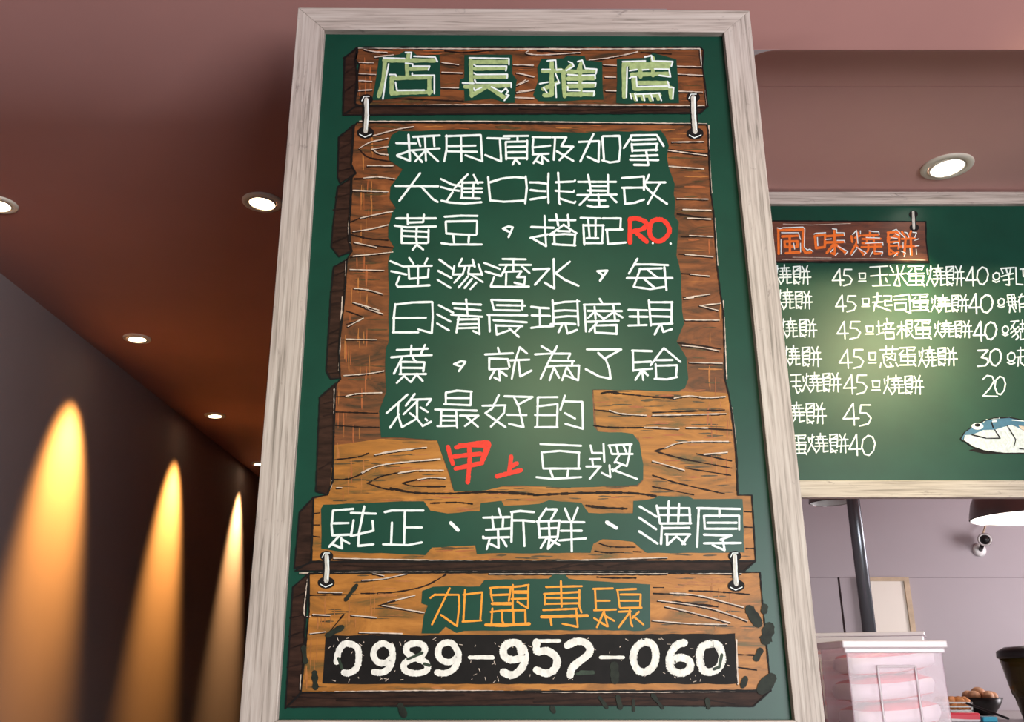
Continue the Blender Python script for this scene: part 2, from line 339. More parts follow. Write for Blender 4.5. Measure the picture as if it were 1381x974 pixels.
sides = {'top': [cr('A', '205,115 190,200 200,300 190,480 200,500') + cr('A', '110,558 120,185'), cr('A', '110,560 200,500') + cr('A2', '0,500 1230,512 1190,548 0,552')],
 'mid': [[(478, 168), (457, 185), (455.5, 239), (459, 247), (480, 234), (474, 222)], [(474, 240), (455.5, 252), (449, 305), (447, 333), (457, 346), (474, 339), (471, 305)], [(468, 350), (450, 360), (446, 400), (440, 500), (446, 511), (459, 510), (457, 472), (463, 419)],
         [(453, 517), (431, 536), (426, 663), (441, 667), (449, 650), (450, 594)], [(423, 671), (404, 691), (397, 767), (420, 759)], [(420, 757), (1014, 757), (1019, 757), (1004, 770), (398, 770)]],
 'low': [[(416, 774), (395, 792), (385, 956), (406, 935)], [(386, 954), (406, 934), (1040, 931), (1016, 953), (700, 951)]]}
def planks(name, face, key, mat):
    root = Paint(YB, 2).poly(face, .8).done(name, mat, main)
    p = Paint(YB, 1)
    for q in sides[key]: p.poly(q)
    p.done('drawn_edge', 'sidewood', root, 'dark brown shaded thickness')
    p = Paint(YB, 5)
    for q in sides[key] + [face]: p.stroke(q + [q[0]], 2.0, .35)
    p.done('outline', 'black', root, 'black brushed outline')
    return root
pt = planks('painted_plank', topface, 'top', 'wood'); pt['label'] = 'topmost drawn plank bearing the pale green heading'
pm = planks('painted_plank', midface, 'mid', 'wood'); pm['label'] = 'large drawn plank framing the white body text'
pl = planks('painted_plank', lowface, 'low', 'wood_low'); pl['label'] = 'lowest drawn amber plank with the telephone number'
# amber lower field of the middle plank
Paint(YB, 2.6).poly([(452, 600), (512, 592), (590, 594), (605, 640), (612, 662), (680, 656), (860, 657), (868, 648), (994, 640), (995, 668), (1014, 669), (1018, 756), (421, 756), (424, 673), (443, 667)], 1).poly([(800, 526), (924, 528), (981, 530), (990, 600), (994, 641), (868, 648), (862, 590), (806, 582)], 1).done('amber_field', 'wood_low', pm, 'lighter amber brushwork')
hole = [(528, 181.7), (538.5, 176.5), (640, 175), (777.6, 178.7), (891, 176.5), (897, 183.7), (902, 196), (899, 210), (902, 224.8), (910, 249), (908, 262), (911, 270.7), (909.7, 291), (915.5, 299.6), (914, 321), (912.6, 344), (919, 372), (920, 419),
 (923, 436), (913, 459.6), (925.7, 483), (928.5, 511), (924, 524), (914.6, 528), (799, 525), (800.6, 575.6), (806.7, 581.7), (854, 584.7), (862, 597), (867, 626), (868, 647), (859, 655), (801, 656.5), (755, 657.6), (720, 656), (680.7, 655), (654.6, 661.5), (613, 662.5), (604.6, 636.5), (589.5, 593), (513.4, 589.8),
 (512, 554), (520.6, 528), (519, 505.6), (521, 469), (524, 461.6), (525, 398), (523, 354.5), (526, 343), (531.6, 333), (524, 321), (523, 307), (529, 285), (534, 281), (526, 268), (527, 252), (536, 240), (543, 229), (525, 216), (522, 200)]
strip = [(433, 686.5), (437, 681), (572, 675.6), (581, 688.6), (604, 692.6), (646.7, 689), (649, 678.5), (676, 675), (680, 681.7), (728, 679.5), (741, 675), (784.6, 678.5), (794, 692), (853, 692), (854, 676), (882, 672.7), (887, 669), (928.5, 669), (935.5, 672.7), (1001.5, 672.7), (1004, 745.7), (873, 745.7), (863.7, 740), (854, 730.6), (812.7, 728), (801, 733), (796.5, 745.7), (643.4, 747), (641, 736), (582.6, 738), (576, 746), (574, 749), (452.6, 744), (433, 740)]
Paint(YB, 4).poly(hole, .7).poly(strip, .7).done('green_field', 'green', pm, 'green ground left bare for the text')
Paint(YB, 4).poly([(569.6, 797), (584, 791), (647, 791), (653, 782), (741, 780.6), (745.5, 775), (763, 775), (767, 780.6), (813.6, 784.6), (876.4, 788), (877.6, 846), (870, 851), (813.6, 850), (626, 851), (616, 853.6), (601.6, 845), (591.7, 854.8), (568, 854.8), (572, 831), (577, 816.6), (568, 814)], .6).done('green_field', 'green', pl, 'green ground behind orange words')
p = Paint(YB, 4)
for c, t in (('A', '345,185 480,160 510,140 570,140 595,170 745,165 750,440 540,440 300,465 330,300'), ('A', '905,165 1220,165 1225,290 1250,330 1240,480 1170,480 1090,450 910,470 905,400 870,400 880,325 905,320'),
             ('A2', '150,190 290,190 320,170 430,170 440,205 545,215 555,460 130,470 95,430 125,330 120,250'), ('A2', '645,195 830,185 880,155 1035,195 1050,485 640,485')): p.poly(cr(c, t), .6)
p.done('green_field', 'green', pt, 'green ground behind the heading')
Paint(YB, 4).poly([(440, 857), (991, 855), (994.5, 922.5), (434, 922.5)], .8).done('black_field', 'black', pl, 'black band behind the telephone number')
# grain lines
def grain(root, dark, light, wl=1.4):
    c = Paint(YB, 3.4); c.rec = []; p = Paint(YB, 3.4)
    for q, t in dark: c.T(q, t, 1.9)
    for _, pts, w in c.rec: p.stroke(smooth(pts), w, .45)
    c.rec = []
    for q, t in light: c.T(q, t, wl)
    for _, pts, w in c.rec: p.stroke([(x - 1, y + 1.3) for x, y in smooth(pts)], 1.7, .5)
    p.done('grain_line', 'dark', root, 'dark brown grain strokes')
    p = Paint(YB, 3.8)
    for _, pts, w in c.rec: p.stroke(smooth(pts), w, .45)
    p.done('grain_line', 'cream', root, 'cream highlight grain strokes'); c.bm.free()
grain(pt, [('A', '205,222 310,225|215,297 325,302|210,407 300,402|755,222 870,237|755,288 895,292|755,388 870,390|1230,237 1360,240|1250,370 1320,335|1240,410 1364,400|780,140 900,150 1100,135|380,450 900,470'), ('A2', '0,238 95,242|555,238 640,242|565,318 635,320|570,408 640,410|1040,248 1200,252|1045,300 1205,308|1050,413 1205,418|120,140 400,158|800,150 1000,160|0,520 400,530 700,512|600,540 1000,525'), ('X', '464,100 481,88|463,125 480,112|463,78 481,66')],
 [('A', '205,215 310,218|215,290 325,295|215,335 300,340|210,400 300,395|760,215 870,230|760,280 895,285|755,380 870,382|1230,230 1360,232|1250,285 1364,310|1310,330 1250,365|1250,415 1364,395|250,130 320,145 400,150|320,180 440,165|1240,445 1364,450'),
  ('A2', '0,230 95,235|0,285 100,310|0,360 60,335|0,405 95,395|555,230 640,235|565,310 635,312|570,400 640,402|1040,240 1200,245|1045,292 1205,300|1050,405 1205,410|60,140 50,155 150,165 400,150|460,200 620,180 780,145|200,120 400,132|1190,130 1200,240|1225,400 1235,500'), ('X', '484,142.5 700,141 950,143|482,64.5 700,66 945,65.5|952,120 954,143')])
grain(pm, [('K1', '305,185 350,225 460,245|250,545 310,520|255,598 350,620 445,628|380,655 470,665|280,330 330,328|280,392 340,390|260,712 380,700|255,775 320,778'), ('K1', '205,185 270,150|215,230 270,200|210,290 275,275|190,420 262,400|178,480 262,470|175,640 250,610|180,800 235,780|165,880 230,870|165,940 230,930'),
 ('K2', '240,70 325,105 245,135|195,488 260,485|190,562 300,565 395,568|190,627 300,635 400,637|180,795 300,780 350,762|180,890 250,888 320,862|165,45 225,30|160,180 215,155|155,235 212,210|150,375 205,370|135,520 180,510|130,580 180,570|115,640 180,625|110,840 175,800'),
 ('K3', '70,185 268,210|120,500 290,525|140,610 180,612|130,695 165,698|140,790 185,793|150,905 165,907'),
 ('K4', '120,225 240,240 330,255|0,490 100,490|0,565 350,552|260,643 385,650|10,752 60,738|10,752 150,790 385,835|215,765 385,800|160,835 380,870|0,870 130,910 350,960|0,925 200,965'),
 ('D1', '350,330 430,290 540,265|345,330 450,365 510,372|*490,362 640,390 860,395 1100,385 1381,400|565,330 660,308|565,330 640,350 830,352|740,455 900,450 1000,460'),
 ('D2', '*0,380 200,370 400,365 580,368 710,385|*305,440 400,452 540,458|380,660 450,680 590,682|355,705 430,715 520,712|580,708 625,710|0,820 400,770|130,810 260,770 400,790|430,800 520,780 700,770|1225,475 1265,478|1225,565 1270,567|1235,690 1280,690'), ('D1', '200,840 500,850 800,830|300,870 900,860 1300,835|5,520 50,515|5,590 50,590|10,660 50,665'), ('C8', '*600,465 670,452 750,465|750,465 1000,490 1240,510|540,610 700,630|530,750 700,768 1000,768')],
 [('K1', '370,120 480,90 570,75|305,180 360,150 445,132|370,185 400,205 445,212|365,185 445,172|345,265 470,265|325,325 400,320 480,330|275,385 445,392|310,520 400,500 468,487|275,585 350,575 445,553|280,638 390,662|275,705 380,695 468,685|260,770 425,775|280,862 350,870 420,890|275,930 400,968|270,180 268,250|268,330 262,450 252,600 270,680|240,720 236,850 226,970'),
  ('K2', '280,30 350,60 420,85|325,105 250,145|240,207 390,210|230,385 350,375 425,362|240,485 300,472 415,468|380,770 470,755 570,742|320,860 400,822 570,800|495,860 570,848|222,0 213,200 205,360|183,450 182,600 176,880 150,960|195,930 220,930'),
  ('K3', '95,150 250,148|75,190 150,200 265,215|80,268 250,280|120,425 270,428|148,478 285,482|170,520 285,525|180,605 295,610|160,697 295,708|185,793 278,803|165,907 280,890|230,945 320,970|240,945 330,935|274,70 276,200 288,400|302,520 318,750'),
  ('K4', '155,10 200,5|160,113 325,115|145,237 240,248 325,265|180,320 340,325|105,495 180,483 260,492 355,487|0,578 150,575 360,570|0,638 130,643|165,638 270,640|60,738 150,708 370,705|250,768 365,758|0,800 155,845|345,20 355,250 362,400|385,540 405,700 415,940'),
  ('D1', '400,155 500,130 715,108|310,265 450,215 800,180|540,268 640,252 820,250|660,308 740,295 835,300'), ('C8', '670,615 780,645 1000,660|980,765 1100,765'), ('X', '485,163.5 700,164 953,167|450,753 700,757 900,752|404,773 700,770 1000,774')])
grain(pl, [('D3', '435,165 600,160 780,125 900,60|530,232 620,205|150,175 340,172|250,390 340,280|60,190 130,160|45,300 130,280|40,400 125,370|35,470 120,440|30,570 110,550|60,730 400,740 1000,720|300,750 800,760 1381,740'),
 ('D4', '655,132 710,132|655,165 745,168|*760,210 1005,237|1115,500 1220,503|1120,570 1220,585|345,75 430,80 560,80|850,150 1000,155 1180,170|0,760 500,730|200,780 800,740 1100,770|400,720 900,750')],
 [('D3', '200,157 330,160|580,212 730,175|545,228 780,270|380,283 520,297|170,280 265,285|440,92 550,85 690,55|500,55 560,68|155,385 240,375|425,378 660,385|145,65 122,270 155,290|130,300 125,400|105,610 100,690'),
  ('D4', '745,163 900,175 1150,240|680,203 850,225 1000,255 1170,315|720,235 870,270 1075,325|650,312 850,330 1060,335|*1110,420 1118,660'), ('X', '407,934 600,931.5 800,934 1036,932|660,774 900,774')])
# painted steel hooks
for root, xt, yt, xb, yb in ((pt, 494, 134, 493, 179), (pt, 935, 131, 937.5, 180), (pl, 440.5, 750, 440, 786), (pl, 991, 750, 993, 790)):
    b = Paint(YB, 5.6).ell(xt, yt, 9, 7).ell(xb, yb, 11.5, 8).stroke([(xt, yt), (xb, yb)], 9.5).done('drawn_hook', 'black', root, 'hand-drawn steel hook with black rim')
    Paint(YB, 6.2).stroke([(xt, yt), (xt + .8, (yt + yb) / 2), (xb, yb - 2)], 6).done('hook_shank', 'steelp', b, 'grey-white shank')
    Paint(YB, 6.6).stroke([(xt + 2, yt), (xt + 2.4, (yt + yb) / 2), (xb + 1.8, yb - 5)], 1.8, .4).stroke([(xt - 6, yt + 2), (xt - 3, yt - 4), (xt + 4, yt - 4)], 1.2).stroke([(xb - 8, yb + 2), (xb - 1, yb + 6), (xb + 8, yb + 2)], 1.2).done('hook_highlight', 'white', b, 'white glints')
# lettering
def line(root, label, mat, w, parts, layer=6, br=(), chars=''):
    curvy = 'digit' in label or 'capital' in label or 'brush' in label
    c0 = Paint(YB, layer); c0.rec = []
    for c, t in parts: c0.T(c, t, w)
    br = [-1e9] + list(br) + [1e9]
    for i in range(len(br) - 1):
        sel = [r for r in c0.rec if br[i] <= (min(q[0] for q in r[1]) + max(q[0] for q in r[1])) / 2 < br[i + 1]]
        if not sel: continue
        p = Paint(YB, layer)
        for _, pts, ww in sel: p.stroke(smooth(pts) if curvy else pts, ww)
        p.done('character', mat, root, label + (' ' + chars[i] if i < len(chars) else ''))
    c0.bm.free()
line(pt, 'thick pale green heading character', 'title', 5.6, [('A', '540,165 540,205|380,202 715,202|385,200 378,320 345,437|530,225 533,310|550,258 662,255|428,318 685,312|430,320 430,422|435,418 690,408|677,312 677,420'),
 ('A', '950,205 955,435|950,212 1192,212|975,257 1178,252|975,310 1185,307|912,375 1205,365|955,432 1055,372|1060,372 1172,448'),
 ('A2', '215,215 215,428 165,430|155,272 280,268|158,390 250,350|290,275 300,438|345,232 292,290|410,215 392,260|402,240 405,430|320,278 500,272|320,322 495,318|320,372 495,368|320,425 490,425|688,225 690,443|692,228 998,228|735,252 980,252|740,295 985,290|795,240 798,310|878,185 880,300|752,325 757,388|757,388 998,382|775,350 975,350|992,382 1000,448|742,430 925,432|765,425 765,458|812,430 814,455|862,425 865,460|912,430 915,455')], br=(608, 708, 815), chars='店長推薦')
line(pt, 'white highlight strokes on heading character', 'white', 2.1, [('A', '375,185 515,190|520,150 560,150 555,185|575,175 715,180 730,210|410,225 390,330 372,455|520,220 568,225 568,240 680,240 670,265|415,295 455,295 460,305|565,285 565,300 710,300 710,420|455,345 465,400 645,398'),
 ('A', '940,185 1200,190 1200,230|970,230 985,240 1185,240 1180,270|970,285 985,295 1190,293 1188,318|895,350 970,352|975,330 985,350 1215,350 1215,380|970,385 975,400 1020,380|1085,375 1150,410 1180,385 1195,405 1180,425 1200,430 1170,465'),
 ('A2', '185,205 240,200 245,255|150,262 205,262|245,265 280,262|240,290 265,350 240,355 245,445|135,355 190,345|160,380 185,415|325,210 350,220 360,240 310,270|385,210 415,200 435,255 510,260 505,290|320,295 385,300|415,300 500,298 500,320|320,350 385,350|415,350 505,350 500,375|320,375 320,400 400,400|420,405 495,405 490,435'),
 ('A2', '680,210 830,205|825,180 870,170 875,205 1010,210 1000,240|710,245 705,445|725,270 775,262|810,265 850,262|725,320 740,310 770,310 775,375 985,370|890,258 985,260 995,310|920,300 990,310|975,340 985,365|985,380 1015,380 1010,455|730,420 740,455|760,420 775,465|770,425 925,418|815,425 825,465|865,420 880,465|920,420 935,465')], 7, br=(608, 708, 815), chars='店長推薦')
WT = 2.9
line(pm, 'white hand-lettered character', 'white', WT, [('A', '540,690 550,862 465,830|460,745 590,748|465,825 540,800|540,795 745,780|570,705 745,695|600,705 618,765|705,700 710,765|648,700 655,860|655,790 585,865|570,800 630,870|665,800 735,865|790,695 790,790 775,865|785,700 1015,693 1025,865 915,825|885,700 888,865|800,765 980,762|800,800 990,803'),
 ('E1', '120,113 325,118|235,120 248,330 100,270|270,95 500,92|400,98 400,140|290,150 295,310|290,148 490,143|490,135 488,310|310,195 480,190|310,245 480,243|295,300 490,300|380,310 355,358|380,310 418,350|540,103 710,105|548,120 540,195 545,262|545,200 705,182|540,265 690,258|605,270 550,345|625,270 632,352 580,330|640,290 690,328|730,105 855,105 808,188 920,192 790,318|750,110 738,315|765,235 920,325|970,148 1160,140 1155,335 1050,285|1108,75 985,330|1190,100 1205,310|1195,95 1350,92 1358,200 1345,325|1190,320 1260,340 1345,328'),
 ('A2', '740,700 688,778|735,695 905,692 950,765|740,725 900,720|740,755 910,750|740,750 745,800|905,750 900,795|745,795 910,790|735,830 910,825|730,855 915,857|835,800 850,890 755,888')], br=(595.5, 653, 714.5, 777, 839), chars='採用頂級加拿')
line(pm, 'white hand-lettered character', 'white', WT, [('C3', '92,213 490,215|322,95 128,352|335,222 380,270 440,335 485,362|515,148 620,200 700,215|515,222 600,245 685,258|625,270 575,345|520,350 600,368 740,377 893,365|765,105 705,165 640,235|715,165 710,320|710,183 905,180|730,235 895,235|730,272 900,272|700,325 880,330|820,110 860,190|820,180 812,325|955,130 965,250 975,350|970,180 1080,145 1200,130 1300,138|1305,125 1315,230 1300,375|975,348 1100,360 1200,355 1290,350'),
 ('E2', '475,222 640,225 785,245|490,362 620,380 770,385|485,540 780,495|825,55 815,350 825,605|1003,40 1020,300 1020,600 1045,630|960,220 1300,205 1320,185|955,378 1290,400 1300,375|1040,520 1200,580 1310,605 1325,580'),
 ('C4', '412,175 765,175|505,110 525,220 530,285 425,390|690,110 690,285 770,365|525,213 690,213|500,255 675,258|405,298 580,298 770,293|600,290 610,405|510,343 665,348|495,395 560,410 690,403|820,140 1025,125 1025,250|820,230 1025,228|840,235 850,380 940,370 1025,340|1072,110 1025,215|1040,180 1225,180|1175,185 1060,380|1035,215 1110,290 1240,380')], br=(592, 654, 713, 778, 836), chars='大進口非基改')
line(pm, 'white hand-lettered character', 'white', WT, [('C3', '100,515 470,515|205,480 208,570|358,480 350,550 215,555|85,583 200,598 470,590|150,610 150,745|160,630 400,640|400,620 398,740|165,680 400,690|290,600 285,700 295,760|150,745 385,745|285,765 252,808|300,765 350,805|550,500 700,490 855,492|560,545 565,655|560,545 700,542 850,540|852,545 850,660|565,655 700,665 840,670|630,670 638,740|778,665 772,740|520,745 600,758 895,758|1092,610 1145,590 1185,598 1145,690|1092,610 1160,645'),
 ('E3', '475,85 485,350 505,650 265,515|225,293 650,308|210,498 535,430|560,165 1050,165|690,60 730,270|910,65 930,280|835,250 570,440|830,250 960,340 1070,405|720,365 950,375|600,440 850,425 1050,435|655,410 660,600|1045,440 1030,640|625,610 800,625 1050,635'),
 ('C4', '435,510 620,515|460,575 470,760|460,580 650,580|645,580 635,740|505,520 520,700|575,525 575,680|490,700 600,700|465,745 640,745|640,515 810,515 805,610|670,620 825,618|680,620 690,755 855,740|1107,745 1108,747|1272,748 1275,750')], br=(592, 655, 705, 781), chars='黃豆，搭配')
line(pm, 'red capital letter', 'red', 6.2, [('C4', '895,520 895,740|895,522 960,516 1040,550 1040,590 1000,618 910,640|945,640 1050,732|1165,525 1100,545 1077,620 1092,690 1150,728 1210,710 1258,650 1258,600 1220,545 1165,525')], br=(872,), chars='RO')
line(pm, 'white hand-lettered character', 'white', WT, [('C5', '45,85 165,135 430,128|220,55 260,110|390,60 365,110|52,178 195,210|215,155 220,250 395,235 400,160|303,125 302,295|130,228 100,300 115,325 410,310|500,70 625,160|490,175 615,243|485,260 605,333|712,62 680,125|680,130 820,125|810,70 830,140|740,140 720,200 640,285|640,130 625,210 720,208|780,130 770,195|865,115 900,215|770,205 900,208|770,195 905,280|770,225 680,330|805,250 735,335|845,285 790,345|915,100 1065,158|930,180 1075,225|1090,65 1305,68|1060,120 1355,120|1190,70 1190,175|1130,120 1075,225|1265,130 1340,195|1110,185 1265,178|1125,190 1120,310|1265,180 1225,235 1300,232 1290,320|1200,285 1280,305|1010,235 980,315|980,322 1200,325 1335,322'),
 ('C6', '185,65 190,340 100,285|-5,160 145,155 10,305|335,90 205,195|205,200 290,260 415,315|590,178 685,172 615,268|590,178 640,215|965,62 885,200|935,115 1080,115 1250,122|990,155 930,325|985,158 1190,152|1215,140 1235,355|865,243 1290,243|1060,165 1150,240|1020,245 1120,330|930,325 1080,345 1220,325')], br=(588, 652, 717.6, 790, 835), chars='逆滲透水，每')
line(pm, 'white hand-lettered character', 'white', WT, [('C5', '90,485 78,600 75,750|90,490 250,470 430,465|435,465 440,600 430,755 305,720|70,615 375,612|65,748 305,748|495,495 630,565|480,580 605,648|480,665 590,730|625,480 890,490|640,523 885,543|610,583 900,603|750,440 765,600|680,605 660,750|670,628 865,625|865,620 875,765 815,735|680,675 860,670|670,710 850,705|985,445 1010,540|985,445 1275,455 1272,535|1035,495 1300,500|1010,540 1250,545|950,585 1320,590|965,590 970,740|1005,635 1315,655|1025,680 1035,770 1150,730|1030,685 1275,690|1150,710 1240,790|1250,700 1205,745'),
 ('E4', '225,260 380,280 560,288|235,420 575,430|385,285 390,620|225,655 400,630 640,622|625,140 640,400 645,590|640,205 850,170 1120,160|1085,140 1095,400 1105,610|650,340 850,325 1065,335|655,460 900,435 1085,440|585,585 850,570 1050,585|800,600 735,735|865,590 905,760 1080,690'),
 ('C6', '612,435 635,475|465,490 800,485|470,495 485,740|500,548 820,550|565,510 575,625|555,565 505,615|570,560 640,615|740,490 755,625|740,560 645,630|745,560 825,610|500,650 790,640|590,655 515,740|570,685 775,680|770,680 770,765|565,690 570,750 775,762|880,538 1055,543|890,600 1060,603|970,545 975,670|880,685 1050,680|1070,450 1090,685|1080,468 1290,468|1285,465 1280,665|1085,535 1275,540|1085,597 1275,603|1090,675 1290,665|1170,680 1125,768|1185,680 1205,745 1285,718')], br=(588, 654.5, 714, 785, 844), chars='日清晨現磨現')
line(pm, 'white hand-lettered character', 'white', WT, [('C7', '165,80 440,68|295,40 290,130|415,35 375,125|115,145 300,130 475,125|210,150 140,290|200,185 200,290|205,185 410,188|410,190 400,270|205,238 400,240|300,130 320,170 345,190|190,295 425,293|235,305 165,372|240,320 290,365 345,290|345,300 395,355|672,205 735,180 775,185 715,268|672,205 730,225|948,120 1195,108|1062,60 1075,105|985,150 985,250|985,155 1150,160 1165,230|985,252 1150,245|1040,250 990,335|1070,250 1080,350 1030,325|1085,270 1140,310|1255,55 1215,180 1185,335|1255,55 1320,110|1170,172 1340,165|1245,180 1260,315 1360,262'),
 ('E5', '555,95 770,220|845,95 800,200|830,120 700,360 540,705|435,250 700,235 1090,235 1055,325|720,365 950,375 1165,375|1135,370 1125,450|640,480 900,460 1260,460|1255,460 1240,730 995,640|790,490 705,730|800,520 885,685|1030,480 940,730|1040,500 1145,670'),
 ('C8', '470,75 775,75 630,155|570,105 640,170 670,250 680,335 580,315 460,250|870,85 1045,90|878,95 882,265|885,190 1040,183|880,262 1050,245|960,255 900,345|960,265 970,345|970,265 1010,305|1150,65 1035,215|1155,65 1300,185|1085,170 1230,168|1080,205 1085,335|1085,220 1270,215|1270,215 1260,320|1070,335 1180,340 1270,320')], br=(595, 640, 718.5, 785, 848), chars='煮，就為了給')
line(pm, 'white hand-lettered character', 'white', WT, [('C7', '260,475 75,640|180,550 175,650 210,765 340,690|185,650 105,770|325,470 245,575|295,520 470,515 430,570|350,530 225,650|345,540 345,690 395,755 470,715|280,640 345,685|375,590 440,630|420,690 435,705|600,460 600,560|600,458 700,440 830,450|825,450 820,565|610,505 820,505|585,560 820,570|505,608 875,618|560,615 555,750|690,615 700,770|565,665 690,668|565,705 690,705|525,755 700,752|725,662 890,662 770,755|775,665 885,762|1070,480 1010,600 950,640 1130,765|925,575 1130,570|1125,570 1115,640 1000,760|1120,490 1370,497 1240,565|1205,500 1245,580 1290,765 1160,735|1145,655 1315,658'),
 ('C8', '35,500 30,765|35,500 210,498|30,580 210,560 205,765|10,657 200,657|10,765 210,765|275,485 235,612|270,535 430,540 435,780 280,735|275,640 365,688')], br=(584, 647.5, 719.5), chars='您最好的')
line(pm, 'red brush character', 'red', 6.0, [('D1', '848,105 860,155 878,210|898,108 1000,88 1098,80 1085,140 1060,195|980,110 982,200 970,325|885,165 1050,148|895,240 1060,205|1240,165 1228,270|1235,228 1275,208|1150,288 1225,270 1300,250'), ('D1', '920,95 1085,95|1088,100 1060,190')], br=(665,), chars='甲上')
line(pm, 'white hand-lettered character', 'white', WT, [('D2', '38,82 275,92|45,130 55,225|55,130 150,122 265,132|262,130 260,225|55,225 270,225|95,235 110,275|200,235 195,270|15,275 100,285 275,275|330,90 340,135 395,135|405,80 410,185|325,170 385,168|340,175 345,215|305,213 390,212|385,215 325,285|435,90 570,83|440,95 455,140 575,140|480,90 490,135|520,88 540,135|560,85 555,150 540,210 475,185|500,140 470,190|440,205 445,275 395,250|510,200 460,240|455,230 520,255 600,285')], br=(787,), chars='豆漿')
line(pm, 'white hand-lettered character', 'white', 3.1, [('D1', '135,500 260,490|135,500 125,590 130,655 240,650|130,580 230,578|175,655 110,725|185,670 190,735 130,710|190,680 235,705|245,515 400,520|262,560 245,660 385,625 380,565|328,475 295,640 290,720 385,710|455,510 500,500 695,500|580,510 575,705|585,605 685,605|500,575 495,700|445,710 600,715 685,698|*865,577 910,622'),
 ('N', '395,195 435,330|145,345 580,335|290,330 310,530|470,350 460,520|190,545 590,520|140,680 570,665|140,655 155,670|385,550 395,840 255,775|250,690 200,860|440,670 525,815|615,260 605,745|600,255 750,235 975,255|630,390 800,390 985,410|800,400 820,810'),
 ('G', '860,118 815,185|855,125 925,125 890,185|800,200 945,195|810,205 820,300|940,195 930,300|815,245 935,240|875,195 880,295|815,300 930,295|860,305 825,365|880,305 870,370|870,305 940,345|925,310 875,365|975,120 1005,190|1055,115 1025,190|955,203 1095,205|950,258 1080,258|940,318 1105,305|1015,200 1018,385|*1235,205 1295,240'),
 ('D2', '615,445 715,505|612,510 712,578|612,590 720,662|715,440 735,545|720,455 905,455 910,545|785,415 780,540|845,430 840,540|735,495 910,495|735,545 915,543|745,560 740,665|745,572 905,570|765,608 910,608|775,615 775,670 830,620 880,665|900,615 865,665|950,455 1200,460|960,460 950,680|990,500 995,575|995,500 1195,500 1195,580|1080,465 1080,505|1010,540 1180,540|1000,575 1180,575|990,610 1150,615 1085,640|1100,640 1110,700 1040,670|990,660 1205,658')], br=(511, 585, 640, 722.5, 795, 850, 936), chars='純正、新鮮、濃厚')
line(pl, 'orange hand-lettered character', 'orange', 2.7, [('G', '140,675 165,655 315,655 320,720 305,850 205,780|260,615 150,840|355,625 345,815|345,655 460,640|462,640 450,815|340,822 455,815'),
 ('H', '225,250 350,240 540,240|240,250 240,350 260,440|530,240 500,440|250,355 400,350 500,345|*260,480 530,480|560,205 555,560|560,235 680,225 790,205|785,210 780,545 720,515 625,450|*570,310 770,310|540,410 770,405|260,550 245,790|235,600 400,580 740,575|400,600 400,720 425,780|565,590 570,790|740,580 745,780|*165,790 450,795 800,775'),
 ('G', '858,607 1080,602|950,570 955,730|845,650 1065,638|850,655 850,715|1065,625 1065,720|855,675 1060,675|860,712 1060,708|840,750 1050,742|1060,710 1078,765|*830,792 1115,785|885,795 892,845|1045,745 1055,855 960,835'),
 ('D4', '325,140 432,137|335,140 340,250|345,205 415,205|330,257 450,253|385,260 345,350|330,300 400,345|385,270 405,345|395,290 440,315|455,145 560,140|458,145 470,240|475,170 585,170|585,170 582,245|475,205 580,205|475,245 590,242|525,255 530,320 540,345|465,265 530,262 465,350|575,265 540,300|545,290 600,335')], br=(655, 725, 797), chars='加盟專線')
line(pl, 'white brushed digit', 'digit', 8.6, [('D3', '385,445 345,440 312,480 300,540|385,442 418,470 420,540 405,580 365,602 340,598|597,460 555,438 515,460 502,500 525,540 570,545 600,520|600,455 608,515 590,570 550,598 505,595|735,438 690,450 685,488 735,520 790,545 795,585 740,603 680,590 668,555 700,530 765,505 785,470 770,445 735,438|962,480 935,440 895,435 862,460 858,505 885,535 925,540 960,515|965,480 968,530 940,580 895,602 850,598')], br=(495, 538, 583), chars='0989')
line(pl, 'white brushed digit', 'digit', 10.2, [('E7', '490,320 460,225 395,205 320,235 295,305 325,365 400,385 480,365|500,260 525,340 505,440 450,510 380,545 295,510|640,200 650,300 740,290 830,340 855,410 820,490 740,525 640,490|960,235 1050,195 1140,205 1195,265 1175,330 1080,405 1010,470 990,545'),
 ('D4', '600,432 555,470 545,530 570,585 612,595 655,560 668,500 650,445 600,432|825,435 780,450 745,510 750,575 800,602 852,580 852,535 800,515 758,535|970,440 920,460 908,520 928,585 972,595 1018,565 1032,510 1010,450 970,440')], br=(715, 760, 830, 893, 936), chars='952060')
line(pl, 'white bar in the telephone number', 'digit', 4.6, [('D3', '1028,515 1158,517'), ('D4', '365,515 490,515'), ('E7', '640,190 880,188|0,355 185,352')], br=(700, 800), chars='')
line(pl, 'green streak over a digit', 'smudge', 4.0, [('D3', '310,520 330,575|690,525 770,490|780,550 810,560'), ('D4', '1030,500 1015,570|985,580 1010,570|255,595 325,595'), ('E7', '1060,530 1230,520')], 7, br=(500, 600, 800, 870), chars='')
p = Paint(YB, 6.4)
for c, t, w in (('D4', '360,735 400,790', 5), ('D4', '460,730 475,792', 6), ('D4', '545,750 548,806', 4), ('D4', '650,720 705,792', 5), ('D4', '950,745 957,790', 6), ('D4', '1160,630 1145,672', 7), ('D4', '1290,350 1270,420', 15), ('D4', '1265,240 1262,260', 10), ('D4', '1300,630 1250,690', 16), ('D4', '440,560 445,640', 12), ('D3', '330,350 250,395', 7), ('D3', '410,120 350,200', 5), ('D3', '120,460 130,540', 7), ('D3', '180,600 185,680', 8), ('D4', '1180,250 1230,330', 12), ('D4', '1240,480 1220,520', 10), ('D3', '650,780 670,830', 9), ('D4', '100,790 110,812', 6)):
    p.T(c, t, w, jit=.3)
p.done('smear', 'soot', pl, 'dark green-black smears')
